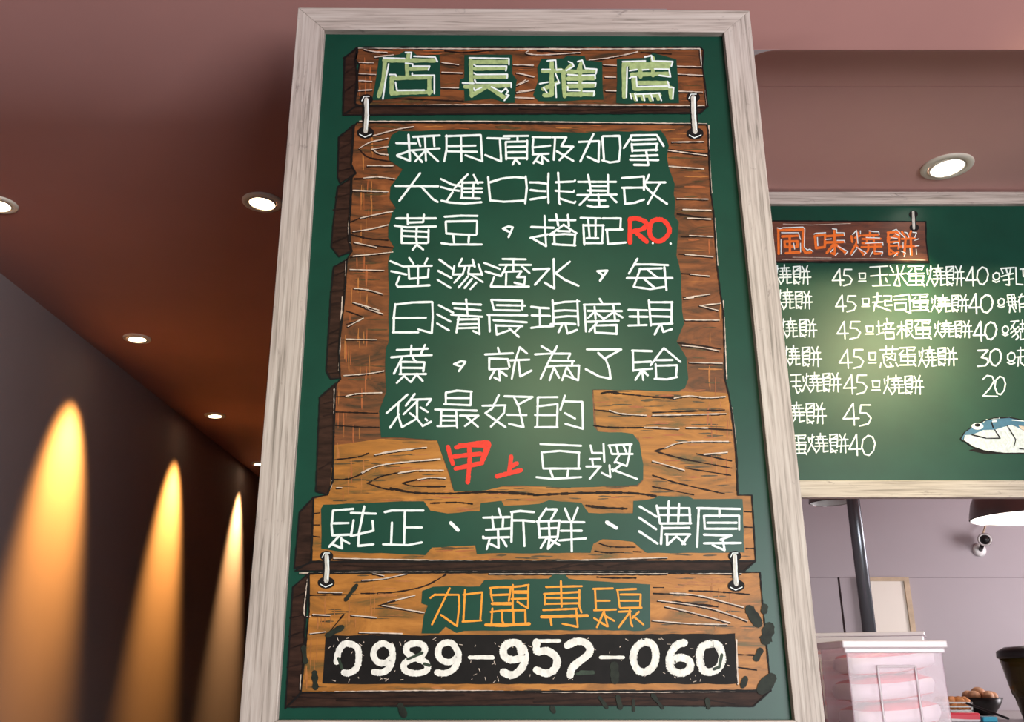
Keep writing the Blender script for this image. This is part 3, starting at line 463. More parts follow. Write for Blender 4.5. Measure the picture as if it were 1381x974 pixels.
# scratches of paint on the black band
p = Paint(YB, 4.6)
for i in range(90):
    x = random.uniform(445, 985); y = random.choice([random.uniform(859, 872), random.uniform(908, 919), random.uniform(860, 918)]); a = random.uniform(0, 3.1); l = random.uniform(1.5, 5)
    p.stroke([(x, y), (x + l * math.cos(a), y + l * math.sin(a))], random.uniform(.5, 1.0), .3)
p.done('brush_fleck', 'cream', pl, 'thin pale flecks on the black band')['kind'] = 'stuff'
# loose brushwork on the wooden ground, kept inside each plank and off the bare green fields
amberhole = [(560, 775), (885, 775), (885, 857), (560, 857)]; band = [(432, 853), (1000, 853), (1000, 926), (432, 926)]
heads = [cr('A', '300,160 755,160 755,465 300,465'), cr('A', '870,160 1255,160 1255,485 870,485'), cr('A2', '95,165 560,165 560,470 95,470'), cr('A2', '640,155 1050,155 1050,485 640,485')]
for root, face, holes, mats, n in ((pm, midface, [hole, strip], ('ochre', 'umber', 'umber', 'rust'), 1500), (pt, topface, heads, ('rust', 'umber', 'umber', 'rust'), 330), (pl, lowface, [amberhole, band], ('ochre', 'umber', 'ochre', 'ochre'), 420)):
    xs = [q[0] for q in face]; ys_ = [q[1] for q in face]; P4 = {}
    for i in range(n):
        x = random.uniform(min(xs), max(xs)); y = random.uniform(min(ys_), max(ys_)); mt = random.choice(mats)
        l = random.uniform(14, 36); edge = x < 505 or 955 < x < 990
        q = [(x, y), (x + l, y + random.uniform(-1, 1))] if not (edge and mt != 'umber') else [(x, y), (x + random.uniform(-1, 1), y + l)]
        mid = ((q[0][0] + q[1][0]) / 2, (q[0][1] + q[1][1]) / 2)
        if not all(inside(*v, face) for v in q) or any(inside(*v, h) for h in holes for v in q + [mid]): continue
        P4.setdefault(mt, Paint(YB, {'umber': 2.9, 'ochre': 3.0, 'rust': 3.1}[mt])).stroke(q, random.uniform(.8, 2.6), .4, taper=True)
    for mt, p in P4.items(): p.done('brushwork', mt, root)['kind'] = 'stuff'
# ------------------------------------------------------------------ menu blackboard on the right
YG = YM - .014
menu = thing('menu_board', PY(1300, 671, YM), 'wide green menu board with pale timber frame under the raised ceiling, price list in white', 'blackboard')
XL, XR = 985, 1760
prism('panel', [PY(XL + 5, 264, YM), PY(XR - 10, 264, YM), PY(XR - 10, 662, YM), PY(XL + 5, 662, YM)], Vector((0, .012, 0)), 'green', menu)
lT, lB = PY(XL, 258.5, YG), PY(XL, 671, YG); lB.x = lT.x; rT = PY(XR, 258.5, YG); rB = PY(XR, 671, YG); rB.x = rT.x
zt, zb = PY(1200, 275, YG).z, PY(1200, 648, YG).z
def V(x, z): return Vector((x, YG, z))
for nm, q, mt in (('frame_rail', (lT, rT, V(rT.x - .05, zt), V(lT.x + .05, zt)), 'frame_h'), ('frame_rail', (V(lT.x + .05, zb), V(rT.x - .05, zb), rB, lB), 'frame_h'), ('frame_stile', (lT, V(lT.x + .05, zt), V(lT.x + .05, zb), lB), 'frame_v'), ('frame_stile', (V(rT.x - .05, zt), rT, rB, V(rT.x - .05, zb)), 'frame_v')):
    prism(nm, list(q), Vector((0, .024, 0)), mt, menu, bev=.0015)
def mp(layer): return Paint(YM, layer * 1.6)
sg = mp(2).poly([(1035, 298), (1248.6, 299), (1249, 325), (1252.5, 352), (1035, 353)], .5).done('painted_sign', 'darkred', menu, 'mahogany drawn sign with orange heading')
mp(2.6).stroke([(1035, 298), (1248.6, 299), (1249, 325), (1252.5, 353)], 1.8, .3).stroke([(1035, 353.5), (1253, 353.5)], 2.8, .3).done('outline', 'black', sg)
mp(3).stroke([(1055, 350), (1180, 349), (1248, 351)], .9, .3).T('R5', '200,400 500,410 900,395|300,745 700,750', .7).done('grain_line', 'cream', sg)
p = mp(3.2)
p.T('R5', '150,450 155,710|150,465 410,458 400,640 430,698 490,692|190,530 355,522|268,530 272,700|215,582 350,578|215,582 220,638 350,635 345,578|228,702 372,692|530,525 542,648|528,525 635,510 632,638 540,650|655,525 828,515|640,592 828,585|730,470 735,715 700,700|718,615 652,700|752,615 848,700', 3.4).glyph('roast', 1147, 312, 1190, 345, 2.9).glyph('cake', 1196, 311, 1236, 345, 2.9)
p.done('heading_text', 'orange_deep', sg, 'orange heading 風味燒餅')['kind'] = 'stuff'
mp(3.8).T('R5', '140,440 170,450 200,440 405,432 425,450 420,640 450,670 480,660 510,685|185,490 360,490 380,560|180,560 180,710|310,600 320,660|380,600 382,690|520,505 540,495 640,490|555,540 560,625|640,560 700,555|710,450 755,455 755,490 830,490 835,520|760,570 835,570 840,595|770,630 870,685 840,720|740,730 765,700|690,690 720,660|920,510 960,465 975,600|1000,470 1000,500|1090,470 1140,480 1190,480 1195,510|1060,540 1200,545|1050,600 1230,590 1235,620|960,640 1060,700 1040,720|910,725 960,660|1100,735 1130,680|1150,680 1230,690 1220,730', 1.3).T('R6', '20,470 60,455 150,545|5,540 70,550|50,500 90,520|30,600 80,590 90,650|130,590 130,650|145,485 170,490 190,540|230,485 270,490 250,540|250,570 290,555|255,630 295,625|200,650 205,720|265,660 270,715|30,740 70,700|110,680 155,700 140,740', 1.2).done('heading_highlight', 'white', sg, 'white edges of the orange heading')['kind'] = 'stuff'
h = mp(3).ell(1232, 289, 6, 5).ell(1233, 307, 6.5, 5).stroke([(1232, 289), (1233, 307)], 6).done('drawn_hook', 'black', sg, 'hand-drawn steel hook')
mp(3.6).stroke([(1231.5, 286), (1232.5, 308)], 3.6).done('hook_shank', 'steelp', h)
def row(label, fn):
    fn(label)
w7, wd2 = 1.9, 2.0
def zb_(p, c, g, x0, y0, x1, y1, w=w7):
    ox, oy, s = CROP[c]; gl(p, g, ox + x0 / s, oy + y0 / s, ox + x1 / s, oy + y1 / s, w)
GN = {'roast': 'white character 燒', 'cake': 'white character 餅', 'egg': 'white character 蛋', 'sq': 'white square bullet', 'circ': 'white round bullet'}
def gl(lb, g, x0, y0, x1, y1, w): mp(1.2).glyph(g, x0, y0, x1, y1, w).done('character', 'white', menu, GN.get(g, 'white digit ' + g) + ', ' + lb)
def tx(lb, c, t, w, ch): mp(1.2).T(c, t, w).done('character', 'white', menu, 'white character ' + ch + ', ' + lb)
def r1(p):
    zb_(p, 'R7', 'roast', 20, 50, 190, 235); zb_(p, 'R7', 'cake', 200, 55, 370, 235); zb_(p, 'R7', '4', 568, 85, 680, 245, wd2); zb_(p, 'R7', '5', 670, 88, 757, 248, wd2); zb_(p, 'R7', 'sq', 815, 125, 885, 205)
    tx(p, 'R7', '920,72 1085,62|925,155 1085,140|1010,70 1020,240|945,245 1110,240|1065,175 1080,210', w7, '玉'); tx(p, 'R8', '135,60 165,120|200,60 225,245 170,240|262,60 240,120|130,145 285,130|205,150 170,240|235,150 300,240', w7, '米')
    zb_(p, 'R8', 'egg', 290, 55, 460, 250); zb_(p, 'R8', 'roast', 475, 50, 650, 255); zb_(p, 'R8', 'cake', 650, 55, 830, 250); zb_(p, 'R8', '4', 838, 65, 938, 250, wd2); zb_(p, 'R8', '0', 938, 68, 1052, 238, wd2); zb_(p, 'R8', 'circ', 1087, 120, 1162, 215)
    tx(p, 'R8', '1165,85 1290,75|1170,90 1185,130|1215,85 1225,125|1255,85 1250,125|1170,160 1280,130|1240,130 1245,240 1215,235|1190,195 1285,180|1305,75 1310,230 1370,235', w7, '乳'); tx(p, 'R8', '1345,90 1400,88|1370,90 1375,160', w7, '')
def r2(p):
    zb_(p, 'R7', 'roast', 50, 275, 215, 470); zb_(p, 'R7', 'cake', 220, 290, 385, 465); zb_(p, 'R7', '4', 598, 330, 700, 487, wd2); zb_(p, 'R7', '5', 702, 335, 795, 490, wd2); zb_(p, 'R7', 'sq', 845, 362, 917, 440)
    tx(p, 'R7', '950,350 1030,340|990,310 990,400|945,400 1040,395|970,400 955,480|985,400 975,430 1115,480|1050,340 1120,340 1115,390|1055,385 1120,388|1060,385 1060,430 1125,425', w7, '起'); tx(p, 'R8', '175,345 310,325 325,500 275,480|170,375 285,372|180,410 280,405 280,465 185,470 180,410', w7, '司')
    zb_(p, 'R8', 'egg', 330, 320, 500, 485); zb_(p, 'R8', 'roast', 515, 330, 695, 498); zb_(p, 'R8', 'cake', 700, 325, 872, 492); zb_(p, 'R8', '4', 868, 315, 970, 508, 2.4); zb_(p, 'R8', '0', 970, 325, 1095, 500, 2.4); zb_(p, 'R8', 'circ', 1135, 362, 1205, 450)
    tx(p, 'V', '165,275 215,270 230,380|160,330 235,325|170,300 225,298|165,275 175,355 235,350|185,360 180,410|195,275 205,350|200,360 225,405|250,290 292,285|275,265 245,330|255,320 260,405|262,345 292,342|262,370 292,368', w7, '鮪')
def r3(p):
    zb_(p, 'R7', 'roast', 80, 545, 245, 735); zb_(p, 'R7', 'cake', 258, 550, 425, 728); zb_(p, 'R7', '4', 613, 575, 720, 742, wd2); zb_(p, 'R7', '5', 728, 575, 835, 745, wd2); zb_(p, 'R7', 'sq', 880, 618, 958, 697)
    tx(p, 'R7', '1000,575 1005,680|980,620 1040,615|985,700 1045,680|1075,550 1085,590|1050,600 1140,595|1065,610 1075,640|1120,605 1110,640|1045,650 1150,645|1060,680 1065,740 1145,735 1140,680 1060,680', w7, '培'); tx(p, 'R8', '240,580 245,735|205,625 280,615|240,640 200,700|250,640 275,670|285,570 340,570 335,640 285,640|285,605 335,605|285,570 285,720 310,700|300,650 350,725|340,660 320,680', w7, '根')
    zb_(p, 'R8', 'egg', 355, 562, 522, 742); zb_(p, 'R8', 'roast', 545, 570, 728, 732); zb_(p, 'R8', 'cake', 732, 568, 900, 732); zb_(p, 'R8', '4', 908, 575, 1018, 762, 2.5); zb_(p, 'R8', '0', 1012, 580, 1130, 750, 2.4); zb_(p, 'R8', 'circ', 1175, 618, 1242, 712)
    tx(p, 'V', '190,480 250,475|225,480 190,540|200,510 250,600 230,620|250,520 190,570|255,550 200,600|262,500 292,498|280,470 280,560|255,540 292,535|265,560 265,620 292,615', w7, '豬')
def r4(p):
    gl(p, 'roast', 1056, 466, 1079, 494, w7); gl(p, 'cake', 1081, 467, 1108, 495, w7); gl(p, '4', 1131.5, 471, 1149.5, 497.5, wd2); gl(p, '5', 1150, 471, 1165, 497.5, wd2); gl(p, 'sq', 1171, 475, 1182, 490, w7)
    tx(p, 'X', '1187,472 1211,471|1195,467 1195,476|1204,467 1203,476|1191,478 1208,477 1207,486 1199,484|1191,478 1192,487|1195,481 1203,485|1203,480 1196,486|1188,490 1187,496|1192,489 1196,495 1205,494|1200,489 1202,492|1208,489 1211,494', w7, '蔥'); gl(p, 'egg', 1212, 468, 1236, 494, w7); gl(p, 'roast', 1239, 468, 1263, 496, w7); gl(p, 'cake', 1264, 468, 1291, 494, w7)
    gl(p, '3', 1318, 471.5, 1334, 495, 2.4); gl(p, '0', 1334, 470, 1351, 494, 2.4); gl(p, 'circ', 1358, 475, 1370, 492, wd2); tx(p, 'V', '240,705 290,700|265,680 265,800|235,755 292,750|250,760 245,825|270,800 292,820', w7, '起')
def r5(p):
    tx(p, 'R1', '180,180 275,175|185,240 270,238|232,180 232,280|200,285 285,280|225,290 245,350 262,335|262,300 285,335', w7, '玉'); zb_(p, 'R1', 'roast', 292, 155, 475, 345); zb_(p, 'R1', 'cake', 475, 155, 655, 340); zb_(p, 'R1', '4', 672, 172, 795, 358, wd2); zb_(p, 'R1', '5', 790, 175, 895, 362, wd2); zb_(p, 'R1', 'sq', 938, 228, 1018, 322)
    zb_(p, 'R2', 'roast', 75, 180, 262, 365); zb_(p, 'R2', 'cake', 265, 180, 445, 362); zb_(p, 'R2', '2', 992, 175, 1140, 382, wd2); zb_(p, 'R2', '0', 1105, 188, 1212, 365, wd2)
def r6(p): zb_(p, 'R1', 'roast', 115, 430, 312, 628); zb_(p, 'R1', 'cake', 320, 432, 512, 638); zb_(p, 'R1', '4', 668, 438, 822, 650, wd2); zb_(p, 'R1', '5', 818, 452, 935, 658, wd2)
def r7(p): zb_(p, 'R1', 'egg', 180, 735, 335, 920); zb_(p, 'R1', 'roast', 343, 722, 532, 908); zb_(p, 'R1', 'cake', 540, 722, 725, 908); zb_(p, 'R1', '4', 722, 728, 838, 932, wd2); zb_(p, 'R1', '0', 838, 738, 972, 932, wd2)
for lb, f in (('first price row', r1), ('second price row', r2), ('third price row', r3), ('fourth price row', r4), ('fifth price row', r5), ('sixth price row', r6), ('seventh price row', r7)): row(lb, f)
# painted fish
fs = mp(1).poly(cr('R2', '865,880 930,860 1100,900 1381,895 1500,900 1500,925 1381,915 1000,912')).done('fish_shadow', 'black', menu, 'black drawn shadow under the fish')
fb = mp(1.6).poly(cr('R2', '820,790 830,740 900,728 1000,690 1110,680 1260,640 1381,690 1700,680 1900,780 1700,880 1381,905 1200,905 1010,880 900,842')).done('painted_fish', 'fishwhite', menu, 'drawn fish with blue back and silvery belly')
mp(2.2).poly(cr('R2', '790,770 830,710 900,660 1000,608 1100,580 1250,575 1381,600 1700,620 1900,780 1700,700 1381,700 1270,640 1110,688 1000,692 900,735 830,738 810,790')).done('fish_back', 'fishblue', fb, 'blue back')
mp(2.8).T('R2', '790,775 830,710 900,660 1000,608 1100,580 1250,575 1381,600|820,790 900,845 1010,885 1200,908 1381,908|895,735 1030,768 1160,768 1110,690|1225,650 1305,780 1290,835|1381,870 1340,865|790,770 815,795|1080,620 1095,670', 1.5, jit=.3).done('fish_line', 'black', fb)
mp(2.8).T('R2', '1005,615 1030,595 1150,580 1250,572|1270,598 1381,608|1150,690 1200,700|1180,720 1240,800 1210,850|1215,700 1270,790 1240,850', 1.2, jit=.3).poly(cr('R2', '1085,605 1130,600 1130,615 1085,618')).done('fish_glint', 'white', fb)
mp(2.9).poly(cr('R2', '1330,650 1381,655 1381,700 1350,680')).done('fish_fin', 'cream', fb)
e = mp(3.2).ell(1181 + 948 / 6.905, 480 + 656 / 6.905, 8, 4.6).done('fish_eye', 'white', fb)
mp(3.8).ell(1181 + 948 / 6.905, 480 + 645 / 6.905, 4, 2.3).done('pupil', 'black', e) if False else mp(3.8).ell(1181 + 948 / 6.905, 480 + 645 / 6.905, 4, 2.3).done('fish_pupil', 'black', fb)
# ------------------------------------------------------------------ downlights
WARM = (1, .46, .10)
def downlight(c, r, lens, label, aim, power, col, deg, blend, group=None, tilt=.35):
    soft = .045 if group else .02
    c = Vector(c); t = thing('downlight', c, label, 'downlight', group)
    lathed('trim_ring', [(r, 0), (r, -.003), (r * .97, -.006), (r * .74, -.007), (r * .70, -.003), (r * .70, 0)], c, 'trimring', t, cap=False)
    d = (Vector(aim) - c); d.z = 0; d = d.normalized() if d.length > 0 else Vector((1, 0, 0)); ax = Vector((0, 0, 1)).cross(d)
    mt = Matrix.Rotation(tilt * .18, 3, ax)
    lathed('lens', [(r * .62, 0), (r * .64, -.003), (r * .45, -.006), (.001, -.007)], c + Vector((0, 0, -.003)), lens, t, mtx=mt)
    lathed('gimbal_ring', [(r * .70, -.001), (r * .70, -.007), (r * .64, -.008), (r * .63, -.001)], c + Vector((0, 0, -.001)), 'trimring', t, mtx=mt, cap=False)
    if power:
        s = spot('downlight_beam', c + Vector((0, 0, -.02)), aim, power, col, deg, blend, soft); s.parent = t; s.matrix_parent_inverse = t.matrix_basis.inverted()
    return t
def onwall(x, y):                              # point on the left wall seen at a pixel
    n = Vector((-wd.y, wd.x, 0)); d = ray(x, y); k = (wa - Vector((0, 0, CH))).dot(n) / d.dot(n); return Vector((0, 0, CH)) + d * k
def foot(p): n = Vector((-wd.y, wd.x, 0)).normalized(); q = p + n * (wa - p).dot(n); q.z = ZC - .62; return q
G = 'wall-washing downlights along the left wall'
step = None
L1, L2, L3, L4 = PZ(185, 456, ZC), PZ(290, 560, ZC), PZ(350, 625, ZC), PZ(-3, 275, ZC)
downlight(L1, .055, 'lamp', 'lit round downlight above the brightest wall streak, second from front in left row', foot(L1), 520, WARM, 44, 1.0, G)
downlight(L2, .055, 'lamp', 'lit round downlight above the middle wall streak, third in left row', foot(L2), 520, WARM, 44, 1.0, G)
downlight(L3, .055, 'lamp', 'farthest lit downlight half hidden behind the blackboard frame', foot(L3), 480, (1, .58, .22), 44, 1.0, G)
downlight(L4, .055, 'lamp', 'lit round downlight cut by the left edge of the photo', foot(L4), 200, WARM, 44, .9, G)
downlight(PZ(354, 272, ZC), .058, 'lamp', 'lit round downlight touching the upper left stile of the blackboard', PZ(354, 272, ZC) + Vector((.15, .05, -1)), 4, WARM, 60, .9)
LR = PZ(1277, 224, ZR)
downlight(LR, .072, 'lampw', 'lit round downlight in the raised ceiling above the menu board', PY(1216, 510, YM), 40, (1, .84, .40), 50, 1.0)
def globe(c, label, aim, power, col, deg):  # unseen lamp, added to make the glow on a board
    t = thing('added_globe_lamp', c, label, 'lamp', 'globe lamps added out of view for the glows on the boards')
    bm = bmesh.new(); bmesh.ops.create_uvsphere(bm, u_segments=24, v_segments=16, radius=.06, matrix=Matrix.Translation(c)); fin('globe', bm, 'lampw', t, True)
    lathed('cord', [(.003, .06), (.003, rise(c.x, c.y) - c.z)], c, 'blackpl', t, 8)
    q = spot('added_globe_light', c + (aim - c).normalized() * .07, aim, power, col, deg, 1.0, .06); q.parent = t; q.matrix_parent_inverse = t.matrix_basis.inverted()
globe(Vector((.25, -.62, 2.38)), 'globe lamp added out of view for the glow on the tall blackboard', PY(765, 560, YB), 58, (.95, 1, .52), 46)
globe(PY(1206, 478, YM) + Vector((.40 * 1.9, -1.9, .354 * 1.9)), 'globe lamp added out of view for the glow on the menu board', PY(1222, 480, YM), 135, (1, .95, .50), 40)
# ------------------------------------------------------------------ kitchen
ZK = CH - .14
tag(box('serving_counter', (.5, 2.25, ZK - .05), (4.5, 4.3, ZK), 'counter', bev=.004), 'grey serving counter under the menu board, only its edge visible at bottom right', 'counter')
cab = box('counter_cabinet', (.55, 2.35, 0), (4.45, 4.2, ZK - .05), 'wall'); tag(cab, 'plain cabinet carrying the serving counter', 'cabinet')
# pipe
def P3(x, y, Y): return PY(x, y, Y)
pb = P3(1151, 680, 3.4)
pp = thing('pipe', (pb.x, 3.4, ZK), 'shiny grey vertical pipe in front of the cream notice panel', 'pipe')
lathed('tube', [(.0235, ZK), (.0235, ZR - .1)], (pb.x, 3.4, 0), 'pipe', pp, 24)
lathed('collar', [(.029, ZR - .12), (.029, ZR - .1)], (pb.x, 3.4, 0), 'steel', pp, 24)
# notice panel on wall
a, b = P3(1158, 779, YK - .02), P3(1229, 900, YK - .02)
np_ = thing('notice_panel', (a.x, YK, b.z), 'blank cream panel in thin pine frame behind the grey pipe', 'panel')
box('sheet', (a.x + .01, YK - .02, b.z), (P3(1222, 779, YK - .02).x - .014, YK - .006, a.z - .01), 'paper', np_)
xe = P3(1222, 779, YK - .02).x
for q in (((a.x - .005, b.z), (a.x + .018, a.z)), ((xe - .018, b.z), (xe + .01, a.z)), ((a.x + .018, a.z - .02), (xe - .018, a.z)), ((a.x + .018, b.z), (xe - .018, b.z + .02))):
    box('frame_strip', (q[0][0], YK - .03, q[0][1]), (q[1][0], YK - .001, q[1][1]), 'pine', np_)
# pendant lamps
def pendant(c, r, h, label, power):
    t = thing('pendant_lamp', (c.x, c.y, c.z), label, 'lamp', 'metal pendants in the kitchen')
    prof = [(r, 0), (r * .985, h * .12), (r * .93, h * .38), (r * .80, h * .66), (r * .58, h * .86), (r * .30, h * .97), (.03, h)]
    bm = bmesh.new(); lathe(bm, prof + [(.03, h - .004)] + [(q[0] - .004, q[1] - .003) for q in prof[::-1][1:]] , (c.x, c.y, c.z), 40)
    fin('lamp_shade', bm, 'steel', t, True)
    bm = bmesh.new(); lathe(bm, [(q[0] - .006, q[1] + .0005) for q in prof[:-1]], (c.x, c.y, c.z), 40); fin('shade_lining', bm, 'whitepl', t, True)
    lathed('cap', [(.034, h - .002), (.034, h + .05), (.012, h + .07)], c, 'steel', t, 16)
    lathed('cord', [(.004, h + .07), (.004, ZR - .1 - c.z)], c, 'blackpl', t, 8)
    bm = bmesh.new(); bmesh.ops.create_uvsphere(bm, u_segments=16, v_segments=12, radius=.032, matrix=Matrix.Translation(c + Vector((0, 0, h * .42)))); fin('bulb', bm, 'lampw' if power else 'whitepl', t, True)
    if power:
        l = bpy.data.lights.new('pendant_bulb_light', 'POINT'); l.energy = power; l.color = (1, .95, .9); l.shadow_soft_size = .04
        o = bpy.data.objects.new('pendant_bulb_light', l); COL.objects.link(o); o.location = c + Vector((0, 0, h * .2)); o.parent = t; o.matrix_parent_inverse = t.matrix_basis.inverted()
pendant(P3(1384, 698, 3.6), .20, .17, 'metal dome pendant lamp at right edge above the security camera', 6)
pendant(P3(1119, 678, 3.9), .085, .10, 'small dark dome lamp peeking below the menu board beside the timber frame', 0)
# security camera
cc = P3(1328, 728, YK - .10)
sc_ = thing('security_camera', (cc.x, YK, cc.z - .06), 'small bullet security camera with white round base on the lavender wall', 'camera')
dirv = (Vector((0, 0, CH)) - cc).normalized(); rot = dirv.to_track_quat('Z', 'Y').to_matrix()
lathed('housing', [(.024, -.06), (.033, -.05), (.034, .0), (.036, .012), (.030, .014)], cc, 'steel', sc_, 24, rot)
lathed('lens_ring', [(.033, .012), (.034, .018), (.026, .019), (.025, .012)], cc, 'whitepl', sc_, 24, rot, cap=False)
lathed('lens', [(.025, .013), (.024, .016), (.001, .018)], cc, 'blackpl', sc_, 24, rot)
bs = P3(1321, 742, YK - .006); rb = Matrix.Rotation(math.pi / 2, 3, 'X')
lathed('mount_base', [(.036, -.006), (.036, .004), (.028, .012), (.012, .014)], bs, 'whitepl', sc_, 24, rb)
def bar(name, p, q, r, mat, parent=None, n=12):
    bm = bmesh.new(); d = (q - p); m = d.to_track_quat('Z', 'Y').to_matrix(); rr = lathe(bm, [(r, 0), (r, d.length)], p, n, m); bm.faces.new(rr[0][::-1]); bm.faces.new(rr[-1]); return fin(name, bm, mat, parent, True)
bar('bracket', bs + Vector((0, -.012, 0)), cc + Vector((0, .03, -.02)), .011, 'blackpl', sc_)
bar('cable', P3(1332, 700, YK - .012), cc + Vector((.006, .03, .025)), .005, 'pine', sc_)
# storage boxes
def storage(cx, cy, z0, w, dpt, h, rz, label, lid):
    t = thing('storage_box', (cx, cy, z0), label, 'box', 'clear plastic boxes on the counter'); R = Matrix.Rotation(rz, 3, 'Z'); C = Vector((cx, cy, z0))
    def sh(name, quads, mat, parent=t):
        bm = bmesh.new()
        for a, b in quads: addbox(bm, a, b, .003)
        for v in bm.verts: v.co = R @ v.co + C
        return fin(name, bm, mat, parent)
    hw, hd, k = w / 2, dpt / 2, .003
    sh('wall', [((-hw, -hd, .004), (hw, -hd + k, h)), ((-hw, hd - k, .004), (hw, hd, h)), ((-hw, -hd + k, .004), (-hw + k, hd - k, h)), ((hw - k, -hd + k, .004), (hw, hd - k, h)), ((-hw, -hd, 0), (hw, hd, .004))], 'clear')
    sh('rib', [((-hw + .07, -hd - .004, .02), (-hw + .075, -hd, h * .72)), ((hw - .075, -hd - .004, .02), (hw - .07, -hd, h * .72)), ((-hw + .07, -hd - .004, h * .71), (hw - .07, -hd, h * .72 + .004))], 'rimclear')
    sh('rim', [((-hw - .012, -hd - .012, h - .018), (hw + .012, -hd, h)), ((-hw - .006, -hd - .006, h - .03), (hw + .006, -hd - .001, h - .018)), ((-hw - .012, hd, h - .018), (hw + .012, hd + .012, h)), ((-hw - .012, -hd, h - .018), (-hw, hd, h)), ((hw, -hd, h - .018), (hw + .012, hd, h))], 'rimclear')
    if lid: sh('lid', [((-hw - .016, -hd - .016, h + .0005), (hw + .016, hd + .016, h + .012))], 'rimclear')
    return t, R, C
def bag(c, sx, sy, sz, rz, label, seed):
    bm = bmesh.new(); bmesh.ops.create_cube(bm, size=1); bmesh.ops.subdivide_edges(bm, edges=list(bm.edges), cuts=7, use_grid_fill=True); rnd = random.Random(seed)
    R = Matrix.Rotation(rz, 3, 'Z')
    for v in bm.verts:
        q = v.co; s = 1 - .18 * (abs(q.x * 2) ** 3 * abs(q.z * 2) ** 3)
        v.co = R @ Vector((q.x * sx * s + rnd.uniform(-.002, .002), q.y * sy * s * (1 - .25 * abs(q.z * 2) ** 4) + rnd.uniform(-.003, .003), q.z * sz * s + rnd.uniform(-.003, .003))) + Vector((0, 0, 0))
    o = fin('takeaway_bag_pack', bm, 'bag', None, True); o.location = c; o.rotation_euler = (0, -.10, 0); tag(o, label, 'bag', 'packs of striped bags inside the clear boxes'); return o
qa = P3(1136, 864, 2.42); qb = P3(1278, 864, 2.42); wB = qb.x - qa.x - .024; hB = qa.z - ZK
tB, R_, C_ = storage((qa.x + qb.x) / 2, 2.42 + .11, ZK + .0005, wB, .19, hB, 0, 'clear plastic storage box in front, open top, beside the timber frame', False)
for i in range(3): bag(((qa.x + qb.x) / 2 + (.004, -.004, .006)[i], 2.53, ZK + .048 + i * hB * .285), wB * .86, .15, hB * .26, 0, ('lowest red-banded white pack in the front clear box', 'middle red-banded white pack in the front clear box', 'topmost red-banded white pack in the front clear box')[i], 3 + i)
ga, gb = P3(1095, 858, 2.9), P3(1268, 846, 2.75); gc = (ga + gb) / 2; hA = gc.z - ZK - .013
storage(gc.x, gc.y + .14, ZK + .0005, (gb - ga).length, .2, hA, math.atan2(gb.y - ga.y, gb.x - ga.x), 'clear plastic storage box behind, closed with milky lid, slightly higher', True)
for i in range(3): bag((gc.x, gc.y + .14, ZK + .05 + i * hA * .29), (gb - ga).length * .84, .15, hA * .265, math.atan2(gb.y - ga.y, gb.x - ga.x), ('lowest red-banded white pack in the lidded box behind', 'middle red-banded white pack in the lidded box behind', 'topmost red-banded white pack in the lidded box behind')[i], 8 + i)
# drinks dispenser
YD = 3.3; dl = P3(1362, 888, YD); dr = .125
dc = Vector((dl.x + dr, YD + .05, ZK))
dt = thing('dispenser', dc, 'smoked amber jug with black lid cut by the right edge of the photo', 'jug')
htop = dl.z - ZK
lathed('body', [(dr * .62, 0), (dr * .74, htop * .35), (dr * .80, htop * .42), (dr * .97, htop)], dc, 'amber', dt, 40)
lathed('lid', [(dr, htop + .0005), (dr * 1.03, htop + .006), (dr * 1.02, htop + .024), (dr * .80, htop + .038), (.02, htop + .044)], dc, 'blackpl', dt, 40)
lathed('drink', [(dr * .56, .006), (dr * .66, htop * .33), (dr * .68, htop * .36)], dc, 'food', dt, 32)
# bowl with eggs
bw = P3(1326, 962, 3.75); bw.z = ZK; rr = .077
bt = thing('bowl', bw, 'black bowl heaped with brown eggs on the counter', 'bowl')
hb = P3(1328, 941, 3.75).z - ZK
lathed('shell', [(.035, 0), (.04, .004), (rr * .82, hb * .55), (rr, hb), (rr - .003, hb), (rr * .79, hb * .57), (.034, .008)], bw, 'blackpl', bt, 36)
for i, (dx, dy, dz) in enumerate([(-.035, -.02, 0), (.012, -.035, .0), (.042, .0, -.002), (.0, .015, .013), (-.03, .035, 0), (.035, .04, 0)]):
    bm = bmesh.new(); bmesh.ops.create_uvsphere(bm, u_segments=16, v_segments=10, radius=.021, matrix=Matrix.Rotation(i * .9, 4, 'Z') @ Matrix.Scale(1.2, 4, (1, 0, 0)))
    o = fin('egg', bm, 'bun', None, True); o.location = bw + Vector((dx, dy, hb + .004 + dz)); tag(o, 'brown egg in the black bowl, ' + ('left front of the heap', 'front middle of the heap', 'right end of the heap', 'topmost on the heap', 'left rear of the heap', 'right rear of the heap')[i], 'egg', 'eggs in the black bowl')
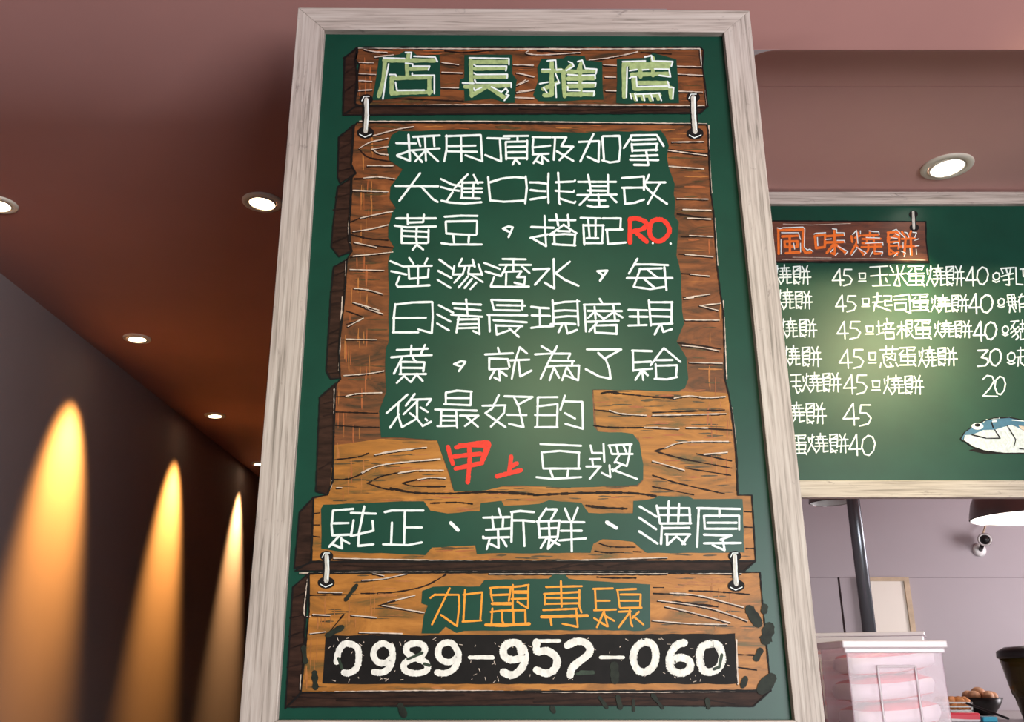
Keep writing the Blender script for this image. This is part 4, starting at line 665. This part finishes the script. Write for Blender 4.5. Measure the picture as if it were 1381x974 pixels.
# basket with fried pieces
bk = P3(1286, 960, 3.6); bk.z = ZK
kt = thing('basket', bk, 'white slatted basket of fried pieces between the boxes and black bowl', 'basket')
hk = P3(1294, 947, 3.6).z - ZK
for k in range(4):
    z = .006 + k * (hk - .01) / 3
    bm = bmesh.new(); w, d = .052 + .001 * k, .04
    for q in (((-w, -d, z), (w, -d + .003, z + .005)), ((-w, d - .003, z), (w, d, z + .005)), ((-w, -d + .003, z), (-w + .003, d - .003, z + .005)), ((w - .003, -d + .003, z), (w, d - .003, z + .005))): addbox(bm, q[0], q[1])
    for v in bm.verts: v.co += bk
    fin('slat', bm, 'whitepl', kt)
for sx in (-1, 1):
    for sy in (-1, 1): box('corner_post', (bk.x + sx * .05 - .003, bk.y + sy * .037 - .003, ZK), (bk.x + sx * .05 + .003, bk.y + sy * .037 + .003, ZK + hk), 'whitepl', kt)
box('tray', (bk.x - .047, bk.y - .034, ZK + .002), (bk.x + .047, bk.y + .034, ZK + .006), 'whitepl', kt)
rnd = random.Random(4)
for i in range(16):
    bm = bmesh.new(); bmesh.ops.create_icosphere(bm, subdivisions=2, radius=.015)
    for v in bm.verts: v.co = v.co * rnd.uniform(.85, 1.15); v.co.x *= 1.5
    o = fin('fried_piece', bm, 'food', None, True); o.location = bk + Vector(((i % 4 - 1.5) * .023, (i // 4 % 2 - .5) * .035, hk - .012 + (i // 8) * .016)); o.rotation_euler = (rnd.uniform(0, 3), 0, rnd.uniform(0, 3))
    tag(o, 'golden brown fried piece heaped in the white basket', 'food', 'fried pieces in the white basket')
# napkin, cord, blue tag
nk = P3(1300, 968, 3.2); tag(box('paper_bag', (nk.x - .05, nk.y, ZK), (nk.x + .055, nk.y + .09, ZK + .028), 'bag', bev=.006), 'low white packet with pink print below the basket', 'packet')
bl = P3(1338, 972, 3.2); tag(box('blue_clip', (bl.x - .028, 3.2, ZK), (bl.x + .02, 3.24, ZK + .016), 'blue', bev=.004), 'small turquoise clip on the counter below the black bowl', 'clip')
tp = P3(1318, 957, 3.4); tag(bar('tongs', Vector((tp.x - .01, 3.45, ZK + .05)), Vector((tp.x + .05, 3.3, ZK + .006)), .004, 'blackpl'), 'thin black tong handle leaning beside the black bowl', 'tongs')
